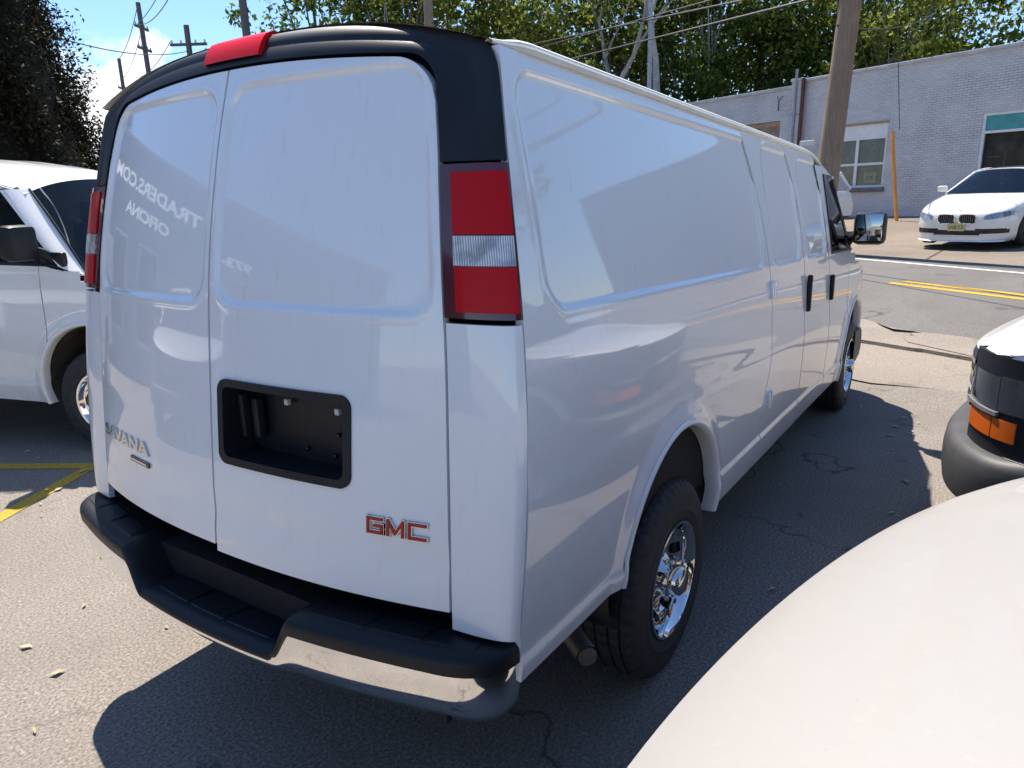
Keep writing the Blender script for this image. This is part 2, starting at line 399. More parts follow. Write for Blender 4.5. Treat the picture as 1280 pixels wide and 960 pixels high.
def strokes(segs, w):
    V, F = [], []
    for (a, b) in segs:
        a = Vector(a); b = Vector(b); d = (b-a).normalized(); p = Vector((-d.y, d.x))*w/2; a = a-d*w/2; b = b+d*w/2
        n = len(V); V += [tuple(a+p), tuple(a-p), tuple(b-p), tuple(b+p)]; F.append((n, n+1, n+2, n+3))
    return V, F
def make_wheel(parent, x, sg, style):
    R0 = .376; wd = .122
    rim_o = None
    if style == 'steel':       # eight-hole chrome wheel with deep hub
        rows = []; nr, na = 16, 192; IN = []
        for i in range(nr+1):
            r = lerp(.085, .190, i/nr); row = []; inr = []
            for k in range(na):
                a = 2*math.pi*k/na; hx = None
                ah = (a % (math.pi/4)) - math.pi/8; hr = .148; d = math.hypot(r*math.cos(ah)-hr, (r*math.sin(ah))/1.25)
                rr, aa = r, a
                if d < .024:
                    inr.append(True)
                    if d > .011:
                        px, py = r*math.cos(ah)-hr, r*math.sin(ah)/1.25; s = .024/d; px *= s; py *= s
                        rr = math.hypot(hr+px, py*1.25); aa = a - ah + math.atan2(py*1.25, hr+px)
                else: inr.append(False)
                dz = -.030 + .035*math.exp(-((rr-.165)/.022)**2) - .02*sstep(.12,.085,rr)
                row.append((rr*math.cos(aa), -(wd-.045+dz), rr*math.sin(aa)))
            rows.append(row); IN.append(inr)
        mb = MB().grid(rows, cu=True, keep=lambda i, k: not (IN[i][k] and IN[i+1][k] and IN[i][(k+1) % na] and IN[i+1][(k+1) % na]))
        mb.lathe([(.190,-(wd-.075)),(.197,-(wd-.03)),(.204,-(wd-.008)),(.214,-(wd+.002)),(.222,-(wd+.001)),(.224,-(wd-.012)),(.205,-(wd-.03)),(.2,.1)], n=96)
        w = mb.build('wheel', CHROME, parent, angle=40)
        hb = MB().lathe([(.0,-(wd+.040)),(.040,-(wd+.038)),(.052,-(wd+.030)),(.056,-(wd+.018)),(.058,-(wd-.01)),(.070,-(wd-.016)),(.074,-(wd-.03)),(.088,-(wd-.045)),(.09,-(wd-.07))], n=48)
        for k in range(8):
            a = 2*math.pi*k/8 + .2
            hb.lathe([(.0,-(wd-.006)),(.010,-(wd-.008)),(.012,-(wd-.045))], c=(.072*math.cos(a)*1.04, 0, .072*math.sin(a)*1.04), n=8)
        hb.build('hub_cap', HUB, w)
    else:                      # five-hole alloy wheel
        rows = []; nr, na = 14, 160; IN = []
        for i in range(nr+1):
            r = lerp(.03, .190, i/nr); row = []; inr = []
            for k in range(na):
                a = 2*math.pi*k/na; ah = (a % (2*math.pi/5)) - math.pi/5; d = math.hypot(r*math.cos(ah)-.125, r*math.sin(ah)/1.15); rr, aa = r, a
                if d < .043:
                    inr.append(True)
                    if d > .025:
                        px, py = r*math.cos(ah)-.125, r*math.sin(ah)/1.15; s = .043/d; px *= s; py *= s; rr = math.hypot(.125+px, py*1.15); aa = a-ah+math.atan2(py*1.15, .125+px)
                else: inr.append(False)
                dz = .012*math.exp(-((d-.048)/.012)**2) - .012
                row.append((rr*math.cos(aa), -(wd-.02+dz), rr*math.sin(aa)))
            rows.append(row); IN.append(inr)
        mb = MB().grid(rows, cu=True, keep=lambda i, k: not (IN[i][k] and IN[i+1][k] and IN[i][(k+1) % na] and IN[i+1][(k+1) % na]))
        mb.lathe([(.190,-(wd-.032)),(.20,-(wd-.02)),(.208,-(wd-.002)),(.222,-(wd+.001)),(.224,-(wd-.012)),(.205,-(wd-.03)),(.2,.1)], n=96)
        w = mb.build('wheel', CHROME_W, parent, angle=40)
        MB().lathe([(0,-(wd+.008)),(.028,-(wd+.006)),(.034,-(wd-.004)),(.036,-(wd-.02))], n=32).build('hub_cap', HUB, w)
    MB().lathe([(.0,-.03),(.192,-.03),(.199,.02)], n=48).build('brake_drum', STEEL, w)
    # tyre
    prof = [(.205,-.09),(.224,-.110),(.236,-.1195),(.262,-.1235),(.266,-.1255),(.270,-.1235),(.305,-.1225),(.332,-.119),(.350,-.112),(.363,-.103),(.371,-.094)]
    grv = [-.068,-.025,.025,.068]
    tr = [(.3735,-.088)]
    for gx in grv: tr += [(.3755,gx-.005),(.366,gx-.0035),(.366,gx+.0035),(.3755,gx+.005)]
    tr += [(.3735,.088)]
    prof = prof + tr + [(r, -o) for r, o in reversed(prof)]
    sh = {i for i, (r, o) in enumerate(prof) if .345 < r < .374 and abs(o) > .08}
    blk = {i for i, (r, o) in enumerate(prof) if abs(o) < .08 and r > .37}
    def mod(q, k):
        if q in sh and k % 4 == 0: return -.006
        if q in blk and k % 4 == 2: return -.0035
        if abs(prof[q][1]) > .115 and .28 < prof[q][0] < .31 and k % 3 == 0: return .0005
        return 0
    MB().lathe(prof, n=200, mod=mod).build('tyre', RUBBER, w, angle=28)
    w.location = (x, sg*.865, R0)
    if sg > 0: w.rotation_euler = (0, 0, math.pi)
    return w
root_nose = [None]
def make_van(name, wheel_style='steel', cargo=True):
    root = empty(name)
    for sg in (-1, 1):
        side_panel('quarter_panel', lambda z: XS(z)+.002, S1, ZROCK, ZG, sg, WHITE, root, [((.20, 2.19, 1.475, 2.035), .008)], ARCH_R, .0155)
        d = side_panel('side_door', S1, S2, .475, ZG, sg, WHITE, root, [((2.37, 2.985, 1.475, 2.035), .008)], None, .02)
        d2 = side_panel('side_door', S2, S3, .475, ZG, sg, WHITE, root, [((3.125, 3.745, 1.475, 2.03), .008)], None, .02, .010)
        MB(rk).rbox((3.115, sg*.985, 1.268), (.030, .030, .215), .010).build('handle', BLACK, d2)
        for hz in (1.355, .80):
            y = W(hz)
            MB(rk).rbox((2.275, sg*(y+.004), hz), (.030, .022, .085), .006).rbox((2.325, sg*(y+.004), hz), (.034, .022, .085), .006).tube([(2.299, sg*(y+.010), hz-.042), (2.299, sg*(y+.010), hz+.042)], .008, 8).build('hinge', WHITE, d)
        # front door: lower skin, pillar and frame round the glass
        fd = side_panel('front_door', S3, S4, .475, 1.465, sg, WHITE, root, (), ARCH_F, .02)
        MB(rk).rbox((3.855, sg*.985, 1.245), (.035, .03, .17), .010).build('handle', BLACK, fd)
        def sp(x, z, o=0): return (x, sg*(W(z)*ratio(x)-o), z)
        mb = MB(rk)
        mb.grid([[sp(lerp(S3(z)+.004, 3.925, a/4), z) for a in range(5)] for z in [lerp(1.462, 2.03, k/16) for k in range(17)]])
        mb.grid([[sp(lerp(3.925, lerp(4.36, 4.30, b/3), a/12), lerp(1.985, ZG(lerp(3.925, 4.30, a/12))-.006, b/3)) for a in range(13)] for b in range(4)])
        mb.build('window_frame', WHITE, fd)
        gl = MB(rk).grid([[sp(lerp(3.925, lerp(4.76, 4.31, k/16), a/12), lerp(1.462, 1.99, k/16), .010) for a in range(13)] for k in range(17)]).build('side_window', GLASS_D, root)
        MB(rk).tube([sp(3.93,1.468,.004), sp(4.0,1.468,.002), sp(4.75,1.468,.002)], .011, 6).tube([sp(3.932,1.47,.004)]+[sp(lerp(3.932,3.928,k/8), lerp(1.47,1.98,k/8), .004) for k in range(1,9)], .010, 6).build('window_seal', BLACK, gl)
        # windscreen pillar
        mb = MB(rk)
        def wsl(k): 
            return (lerp(4.905, 4.42, k), sg*lerp(.865, .735, k), lerp(1.395, roofz(4.42, .735), k))
        mb.grid([[tuple(lerp(sp(lerp(4.76,4.30,k/12), lerp(1.462,ZG(4.3)-.01,k/12))[q], wsl(k/12)[q], a/5) + (0 if q != 1 else sg*.02*math.sin(math.pi*a/5)) for q in range(3)) for a in range(6)] for k in range(13)])
        mb.grid([[sp(lerp(4.60, 4.93, a/5), lerp(1.36, 1.47, b/3)) if b < 3 else sp(lerp(4.60,4.93,a/5), lerp(1.47, 1.40, a/5)) for a in range(6)] for b in range(4)])
        mb.build('windscreen_pillar', WHITE, root)
        # door mirror
        mm = MB(rk).rbox((4.615, sg*1.088, 1.622), (.13, .215, .235), .038).build('door_mirror', BLACK, root)
        MB(rk).rbox((4.555, sg*1.088, 1.628), (.016, .178, .195), .006).build('mirror_glass', MIRR, mm)
        MB(rk).tube([(4.70, sg*.90, 1.50), (4.66, sg*.96, 1.55), (4.63, sg*1.02, 1.58)], [.045, .034, .03], 8).rbox((4.70, sg*.92, 1.50), (.2, .05, .12), .02).build('mirror_arm', BLACK, mm)
        # fender
        hz = lambda x: 1.375 - .185*max(0, (x-4.98)/.88)**1.5
        side_panel('fender', S4, lambda z: 5.45, .475, lambda x: hz(x)-.004 if x > 4.98 else lerp(1.375, 1.371, (x-4.6)/.38), sg, WHITE, root, (), ARCH_F, .02)
        for (cx, cz, ra), nm in ((ARCH_R, 'arch_lip'), (ARCH_F, 'arch_lip')):
            zl = .565 if cx < 2 else .475
            a0 = math.asin(max(-1, (zl-cz)/ra)); a1 = math.pi - math.asin(max(-1, ((.475 if cx < 2 else .475)-cz)/ra))
            a0, a1 = math.asin((.475-cz)/ra), math.pi-math.asin((zl-cz)/ra)
            rows = []
            for k in range(49):
                a = lerp(a0, a1, k/48); row = []
                for dr, dy in ((.020,-.001),(.016,-.007),(.004,-.009),(-.006,-.003),(-.012,.012),(-.014,.055)):
                    x = cx+(ra+dr)*math.cos(a); z = cz+(ra+dr)*math.sin(a); yb = W(cz+ra*math.sin(a))*ratio(cx+ra*math.cos(a))
                    D = side_D(cx+(ra+.001)*math.cos(a), cz+(ra+.001)*math.sin(a), ())
                    row.append((x, sg*(yb-D-dy), z))
                rows.append(row)
            MB(rk).grid(rows).build(nm, WHITE, root, angle=60)
            rows = [[(cx+(ra-.012)*math.cos(a), sg*yy, cz+(ra-.012)*math.sin(a)) for yy in (.93,.55)] for a in [lerp(-.25, math.pi+.25, k/24) for k in range(25)]]
            wl = MB(rk).grid(rows); wl.add([(cx+(ra-.012)*math.cos(lerp(-.25,math.pi+.25,k/24)), sg*.56, cz+(ra-.012)*math.sin(lerp(-.25,math.pi+.25,k/24))) for k in range(25)], [tuple(range(25))])
            wl.build('wheel_well', WELL, root)
        # roof rail over the drip channel
        mb = MB(rk); rows = []
        for k in range(81):
            x = lerp(.150, 4.36, k/80); z = ZG(x); w = W(2.085)*(1-.012*(1-sstep(.15,.28,x)))*(1 if x < 3.4 else 1-.05*((x-3.4)/.96)**2)
            q_ = sstep(.15, .30, x); rows.append([(x, sg*(w+dy*(.3+.7*q_)), z+dz*(.25+.75*q_)) for dy, dz in ((-.004,-.010),(.011,-.006),(.015,.005),(.010,.012),(.004,.013),(.001,.020),(-.010,.027),(-.030,.030),(-.055,.012))])
        mb.grid(rows).build('roof_rail', RAIL, root, angle=30)
        # corner panel, tail lamp
        corner_strip('corner_panel', .695, 1.457, sg, WHITE, root, nz=40)
        tl = corner_strip('tail_lamp', 1.470, 1.818, sg, REDD, root, .004)
        corner_strip('lens', 1.660, 1.800, sg, REDL, tl, .008, .10, .90, 8, 10, .01)
        corner_strip('lens', 1.485, 1.588, sg, REDL, tl, .008, .10, .90, 8, 10, .01)
        corner_strip('reversing_lens', 1.590, 1.657, sg, CLEAR, tl, .0085, .10, .90, 6, 10, .01)
        # wheels
        make_wheel(root, 1.02, sg, wheel_style); make_wheel(root, 4.96, sg, wheel_style)
    # rear doors
    lft = rear_door('rear_door', 1, .758, root)
    rgt = rear_door('rear_door', -1, .738, root, hole=(.055, .512, 1.037, 1.248))
    # plate recess on the right door
    def rr_loop(y0, y1, z0, z1, r, n=8):
        L = []
        for cy, cz, a0 in ((y1-r, z1-r, 0), (y0+r, z1-r, 90), (y0+r, z0+r, 180), (y1-r, z0+r, 270)):
            for k in range(n+1):
                a = R(a0+90*k/n); L.append((cy+r*math.cos(a), cz+r*math.sin(a)))
        out = []
        for p, q in zip(L, L[1:]+L[:1]):
            m_ = 10 if math.hypot(p[0]-q[0], p[1]-q[1]) > .05 else 1
            out += [(lerp(p[0], q[0], k/m_), lerp(p[1], q[1], k/m_)) for k in range(m_)]
        return out
    o1 = rr_loop(-.528, -.040, 1.020, 1.264, .035); i1 = rr_loop(-.505, -.062, 1.042, 1.243, .022)
    P = lambda L, d: [(XR(y, z)+d, y, z) for y, z in L]
    back = [(XR(-.28, 1.14)+.085, y, z) for y, z in i1]
    mb = MB(rk); mb.grid([P(o1,.001), P(o1,-.007), P(i1,-.006), P(i1,.0), back], cu=True); mb.add(back, [tuple(range(len(back)))])
    ph = mb.build('plate_recess', BLACK, rgt, angle=35)
    xb = XR(-.28, 1.14)
    MB(rk).rbox((xb+.045, -.085, 1.15), (.03, .022, .13), .006).rbox((xb+.06, -.125, 1.145), (.03, .03, .12), .008).build('door_handle', BLACK, ph)
    for yy, zz in ((-.43, 1.135), (-.30, 1.075), (-.41, 1.072)): MB(rk).rbox((xb+.078, yy, zz), (.012, .012, .012), .003).build('screw', BLACKG, ph)
    for yy in (-.245, -.445): MB(rk).rbox((xb+.070, yy, 1.205), (.014, .016, .018), .003).build('plate_lamp', CLIP, ph)
    # emblems
    G = [((0,1),(0,0)),((0,1),(1.1,1)),((0,0),(1.1,0)),((1.1,0),(1.1,.5)),((.55,.5),(1.1,.5))]
    Mm = [((1.62,0),(1.62,1)),((1.62,1),(2.2,.15)),((2.2,.15),(2.78,1)),((2.78,1),(2.78,0))]
    Cc = [((3.3,1),(4.5,1)),((3.3,1),(3.3,0)),((3.3,0),(4.5,0))]
    def sc(segs, k): return [((a[0]*k, a[1]*k), (b[0]*k, b[1]*k)) for a, b in segs]
    V, F = strokes(sc(G+Mm+Cc, .0355), .0125); P_, F_ = rear_map(V, F, -.583, .922, .006)
    em = MB(rk).add(P_, F_).build('brand_letters', EMB_C, rgt, smooth=False)
    V, F = strokes(sc(G+Mm+Cc, .0355), .0075); P_, F_ = rear_map(V, F, -.583, .922, .003, .0065)
    MB(rk).add(P_, F_).build('letter_inlay', EMB_R, em, smooth=False)
    V, F = text_mesh('SAVANA', .058, .0016)
    mx = max(v[0] for v in V); V = [(v[0]*.40/mx, v[1]) for v in V]
    P_, F_ = rear_map(V, F, .765, .958, .005); MB(rk).add(P_, F_).build('model_letters', EMB_C, lft, smooth=False)
    V, F = strokes([((0,0),(.125,0))], .017); P_, F_ = rear_map(V, F, .50, .925, .004); pl = MB(rk).add(P_, F_).build('model_bar', BLACKG, lft, smooth=False)
    V, F = strokes([((0,0),(.112,0))], .006); P_, F_ = rear_map(V, F, .493, .925, .002, .005); MB(rk).add(P_, F_).build('bar_inlay', EMB_C, pl, smooth=False)
    # black trim arching over the doors
    outl = [(W(z), z) for z in np.linspace(1.824, 2.085, 20)] + [(y, roofz(.2, y)) for y in np.linspace(.834, 0, 60)]
    for _ in range(26): outl = [outl[0]] + [tuple(.25*p[q]+.5*c_[q]+.25*n_[q] for q in (0, 1)) for p, c_, n_ in zip(outl, outl[1:], outl[2:])] + [outl[-1]]
    dd = [0]
    for a, b in zip(outl, outl[1:]): dd.append(dd[-1] + math.hypot(a[0]-b[0], a[1]-b[1]))
    inl = [(YD(z)+.004, z) for z in np.linspace(1.824, 1.955, 8)]
    inl += [(.60+.104*math.cos(a), zt_door(.60)-.10+.104*math.sin(a)) for a in np.linspace(.05, math.pi/2, 12)] + [(y, zt_door(y)+.004) for y in np.linspace(.585, 0, 30)]
    di = [0]
    for a, b in zip(inl, inl[1:]): di.append(di[-1] + math.hypot(a[0]-b[0], a[1]-b[1]))
    ki = [0, di[7], di[19], di[-1]]; do1 = np.interp(1.955, [p[1] for p in outl[:20]], dd[:20]); jo = [0, float(do1), dd[20+int(60*(1-.60/.834))], dd[-1]]
    right = []
    OY = [p[0] for p in outl]; OZ = [p[1] for p in outl]
    for (yi, zi), s in zip(inl, di):
        so_ = float(np.interp(s, ki, jo)); yo = float(np.interp(so_, dd, OY)); zo = float(np.interp(so_, dd, OZ))
        ya, za = float(np.interp(so_-.02, dd, OY)), float(np.interp(so_-.02, dd, OZ)); yb, zb_ = float(np.interp(so_+.02, dd, OY)), float(np.interp(so_+.02, dd, OZ))
        tx_, tz_ = yb-ya, zb_-za; l_ = math.hypot(tx_, tz_) or 1; ny, nz_ = tz_/l_, -tx_/l_          # outward normal of the outline
        xo = XS(min(zo, 2.085)) if zo < 2.06 else lerp(XS(2.06), .19, min(1, (zo-2.06)/.08))
        row = [(XR(yi, zi)+.022, yi, zi)]
        f_ = max(.45, 1-.055/max(.06, math.hypot(yo-yi, zo-zi))); yin, zin = lerp(yi, yo, f_), lerp(zi, zo, f_)
        for u in (0, .15, .35, .55, .75, .9, 1.0):
            y = lerp(yi, yin, u); z = lerp(zi, zin, u); xa_, xb2 = XR(y, z)-.004+.010*u**3, xo-.010; row.append((-.010*math.log(math.exp(-xa_/.010)+math.exp(-xb2/.010)), y, z))
        xe = row[-1][0]
        for k in range(1, 13):
            a = math.pi/2*k/12; row.append((xe+(max(xo-.003, xe+.008)-xe)*(1-math.cos(a)), yin+(yo+.002*ny-yin)*math.sin(a), zin+(zo+.002*nz_-zin)*math.sin(a)))
        row.append((row[-1][0]+.012, row[-1][1]-.02*ny, row[-1][2]-.02*nz_)); right.append(row)
    rows = right + [[(q[0], -q[1], q[2]) for q in r] for r in reversed(right[:-1])]
    tr = MB(rk).grid(rows).build('rear_trim', BLACK, root, angle=75)
    rows = []
    for k in range(17):
        y = lerp(.108, -.132, k/16); z0_, z1_ = zt_door(y)+.022, roofz(.2, y)-.012
        rows.append([(XR(y, z)-.012+.012*(q/8)**3, y, z) for q, z in enumerate(np.linspace(z0_, z1_, 9))] + [(XR(y, z1_)+.025, y, z1_+.012)])
    cl = [[(p[0]+.02, p[1], p[2]) for p in r] for r in (rows[0], rows[-1])]
    MB(rk).grid([cl[0]]+rows+[cl[1]]).build('high_brake_lamp', REDB, tr, angle=40)
    # roof with shallow ribs
    rows = []
    for k in range(91):
        x = lerp(.14, 4.43, k/90); row = []
        for q in range(41):
            y = lerp(-.832, .832, q/40); rib = .006*math.exp(-(((abs(y) % .28)-.14)/.035)**2) * sstep(.25,.45,x)*(1-sstep(3.7,4.0,x)) if abs(y) < .72 else 0
            row.append((x, y*(1 if x < 3.4 else 1-.05*((x-3.4)/.96)**2), roofz(x, y)+rib))
        rows.append(row)
    MB(rk).grid(rows).build('roof', WHITE, root)
    # rear bumper
    path = [(-.285+.13*(y/.9)**2, y) for y in np.linspace(0, .30, 6)] + [(-.285+.13*(y/.9)**2, y) for y in np.linspace(.315, .42, 10)] + [(-.285+.13*(y/.9)**2, y) for y in np.linspace(.45, .80, 10)]
    a0 = path[-1]; path += [(p[0], p[1]) for p in bez((*a0, 0), (-.150, .972, 0), (-.022, .976, 0), 12)[1:]]
    full = [(x, -y, -1) for x, y in reversed(path[1:])] + [(x, y, 1) for x, y in path]
    top, face, pads = [], [], []
    for x, y, s in full:
        ay = abs(y); zt_ = lerp(.560, .682, sstep(.315, .40, ay)); yin = s*min(ay, .90); xin = XR(min(ay,.9), .72)+.07
        if ay > .94: xin = max(xin, x+.03)
        ux, uy = xin-x, yin-y; l = math.hypot(ux, uy) or 1; ux /= l; uy /= l
        q = lambda d, z: (x+ux*d, y+uy*d, z)
        lo = lerp(.538, .628, sstep(.315, .40, ay))
        top.append([(xin, yin, zt_-.01), q(l*.5, zt_), q(.035, zt_), q(.018, zt_-.004), q(.006, zt_-.014), q(.001, zt_-.03), q(.003, lo), q(.016, lo-.004)])
        zb = .482
        face.append([q(.012, lo+.002), q(.009, lerp(lo, zb, .15)), q(.010, lerp(lo, zb, .5)), q(.020, lerp(lo, zb, .8)), q(.040, zb), q(.09, zb-.01)])
    bp = MB(rk).grid(top).build('rear_bumper', BLACK, root, angle=40)
    MB(rk).grid(face).build('chrome_face', CHROME_W, bp, angle=50)
    for y0, y1 in ((.44,.60),(.62,.76),(.78,.90),(-.44,-.60),(-.62,-.76),(-.78,-.90),(-.27,-.10),(-.08,.08),(.10,.27)):
        zz = .683 if abs(y0) > .4 else .561; rows = []
        for k in range(7):
            y = lerp(y0, y1, k/6); xa = -.285+.13*(y/.9)**2+.045; xb_ = xa+.075 if abs(y) > .4 else xa+.11
            rows.append([(xa, y, zz-.002), (xa+.006, y, zz+.0015), (xb_-.006, y, zz+.0015), (xb_, y, zz-.002)])
        MB(rk).grid(rows).build('step_pad', BLACK, bp, angle=30)
    MB(rk).box((.05, 0, .56), (.38, 1.66, .19)).build('bumper_beam', GAP, bp, smooth=False)
    # inside and underneath
    rows = []
    for x in (.26, 1.0, 2.0, 3.0, 3.70):
        rows.append([(x, -(W(z)-.045), z) for z in np.linspace(.60, 2.06, 14)] + [(x, y, roofz(x, y)-.03) for y in np.linspace(-.78, .78, 12)] + [(x, W(z)-.045, z) for z in np.linspace(2.06, .60, 14)])
    sh = MB(rk).grid(rows)
    for x in (.12, 3.70):
        L_ = [((XR(y, z)+.05 if x < 1 else x), y, z) for _, y, z in rows[0]]; sh.add(L_, [tuple(range(len(L_)))])
    sh.build('dark_backing', GAP, root, smooth=False)  # near-black shell added behind the panels so the seams read as shade
    ub = MB(rk).box((2.9, 0, .56), (5.0, 1.10, .12)); ub.box((1.03, 0, .40), (.12, 1.5, .12)); ub.box((.25,0,.62),(.6,1.76,.03)); ub.box((2.95,0,.56),(2.9,1.8,.12)); ub.build('underbody', GAP, root, smooth=False)
    MB(rk).tube([(.95,-.60,.50),(.70,-.70,.42),(.52,-.80,.385),(.42,-.93,.375)], .036, 16, False).tube([(.43,-.92,.375),(.415,-.935,.3745)], .031, 16).build('tailpipe', STEEL, root)
    # front: bonnet, nose, lamps, bumper, windscreen
    hz = lambda x: 1.375 - .185*max(0, (x-4.98)/.88)**1.5
    def NP(th, o=0.0):
        c_, s_ = max(0, math.cos(th)), math.sin(th); x = 4.9+.96*c_**.4; y = .988*s_
        nx, ny = 5*((x-4.9)/.96)**4/.96 if x > 4.9 else 0, 2*abs(y)/.976; l = math.hypot(nx, ny) or 1
        return x+nx/l*o, y+math.copysign(ny/l*o, y)
    TM = R(75.6)
    rows = []
    for j in range(61):
        th = lerp(-TM, TM, j/60); fx, fy = NP(th, -.004); by = lerp(-.935, .935, j/60); row = []
        for k in range(31):
            a = k/30; x = lerp(4.965, fx, a); y = lerp(by, fy, a); yr = abs(y)/(.985*max(.2, ratio(min(x, 5.45))))
            z = hz(x) + .032*(1-min(1, yr)**2.4)*(1-.55*a**5) - .034*a**9 - .012*min(1, yr)**14 + .010*math.exp(-((abs(y)-.55)/.05)**2)*(1-a**4)
            row.append((x, y, z))
        rows.append(row)
    inn = [[(p[0], p[1], p[2]-.02) for p in r] for r in (rows[0], rows[-1])]
    MB(rk).grid([inn[0]]+rows+[inn[1]]).build('bonnet', WHITE, root, angle=45)
    def nose(name, t0, t1, z0, z1, mat, par, off, n=24, nz=4, thick=.02):
        rows = []
        for k in range(n+1):
            th = lerp(t0, t1, k/n); r = []
            zz1 = z1(th) if callable(z1) else z1
            for q in range(nz+1):
                x, y = NP(th, off); r.append((x, y, lerp(z0, zz1, q/nz)))
            xi, yi = NP(th, off-thick); rows.append([(xi, yi, z0)] + r + [(xi, yi, zz1)])
        e = [[(lerp(p[0], 5.2, .08), p[1]*.96, p[2]) for p in r] for r in (rows[0], rows[-1])]
        return MB(rk).grid([e[0]]+rows+[e[1]]).build(name, mat, par, angle=45)
    for s_ in (-1, 1): nose('fender_tip', s_*R(61), s_*R(76.2), .78, lambda th: hz(NP(th)[0])-.030, WHITE, root, .0, 12)
    gp = nose('front_panel', -R(61), R(61), .78, lambda th: hz(NP(th)[0])-.036, BLACK, root, -.016, 60)
    for s in (-1, 1):
        hl = nose('headlamp', s*R(36), s*R(59), .975, 1.125, LAMP_D, root, .006, 14)
        nose('lamp_ledge', s*R(36), s*R(60), .952, .970, LEDGE, hl, .018, 14, 2, .03)
        al = nose('turn_signal', s*R(40), s*R(57.5), .850, .942, AMBER, root, .010, 12)
        if s > 0: nose('turn_signal', s*R(58.2), s*R(68), .850, .942, AMBER, root, .010, 10)
    for zz in (.93, 1.0, 1.07, 1.13): nose('grille_bar', -R(36), R(36), zz-.012, zz+.012, CHROME_W if zz == 1.0 else BLACKG, gp, .008, 20, 2)
    root_nose[0] = nose
    rows = []
    for k in range(73):
        th = lerp(-R(89), R(89), k/72); r = []; kk = 1-sstep(R(62), R(86), abs(th))
        for o, z in ((-.03,.50),(.035,.505),(.075,.53),(.085,.60),(.085,.68),(.078,.735),(.060,.765),(.03,.775),(-.04,.778)):
            r.append((*NP(th, o*kk+.010*(1-kk)*(1 if o > 0 else 0)), z))
        rows.append(r)
    MB(rk).grid(rows).build('front_bumper', BUMP_G, root, angle=45)
    rows = []
    for k in range(21):
        v = k/20; r = []
        for q in range(25):
            b = q/12-1; yb = .862*b; yt = .733*b
            xb_ = 4.905+.115*(1-b*b); xt = 4.42+.085*(1-b*b)
            r.append((lerp(xb_, xt, v), lerp(yb, yt, v), lerp(1.395+.03*(1-b*b), roofz(4.42, yt)+.0, v) + .02*math.sin(math.pi*v)))
        rows.append(r)
    ws = MB(rk).grid(rows).build('windscreen', GLASS_W, root)
    MB(rk).tube([(x, y, z+.004) for x, y, z in rows[0]], .014, 6).tube([(r[0][0], r[0][1], r[0][2]) for r in rows], .009, 6).tube([(r[-1][0], r[-1][1], r[-1][2]) for r in rows], .009, 6).build('windscreen_seal', BLACK, ws)
    MB(rk).tube([(5.02,.1,1.45),(4.86,-.30,1.60),(4.80,-.45,1.65)], .008, 6).build('wiper', BLACK, ws)
    da = MB(rk); da.grid([[(4.97-.02*b*b, .86*b, 1.33) , (4.90-.02*b*b, .84*b, 1.37), (4.60, .84*b, 1.37), (4.50,.84*b,1.30), (4.45,.84*b,1.0)] for b in [k/10-1 for k in range(21)]]).build('dashboard', DASH, root)
    for s in (-.42, .42):
        MB(rk).rbox((3.95, s, 1.38), (.16, .48, .66), .06, Matrix.Rotation(-.2, 3, 'Y')).rbox((3.88, s, 1.78), (.10, .26, .19), .04).rbox((4.15, s, 1.0), (.5, .5, .14), .05).build('seat', SEATM, root)
    pr = [(.19*math.cos(a), .19*math.sin(a)) for a in [2*math.pi*k/24 for k in range(25)]]
    MB(rk).tube([(4.42-.35*q*.6, .42+p, 1.42+q*.85) for p, q in pr], .014, 6).tube([(4.42,.24,1.42),(4.42,.60,1.42)], .02, 6).tube([(4.42,.42,1.42),(4.6,.42,1.32)], .03, 8).build('steering_wheel', DASH, root)
    MB(rk).box((4.3,0,.72),(1.2,1.7,.04)).build('cab_floor', GAP, root, smooth=False)
    return root
MIRR = simple('mirror_silver', (.45,.47,.48), .02, 1.0, .02, 5)
CLIP = simple('pale_clip', (.55,.55,.52), .5, 0, .1, 9)
WELL = simple('dusty_wheel_well', (.055,.047,.040), .9, 0, .5, 7, .2, 60)
VAN = make_van('cargo_van')
tag(VAN, 'white cargo van with black trim arch over its rear doors and red letters', 'van')
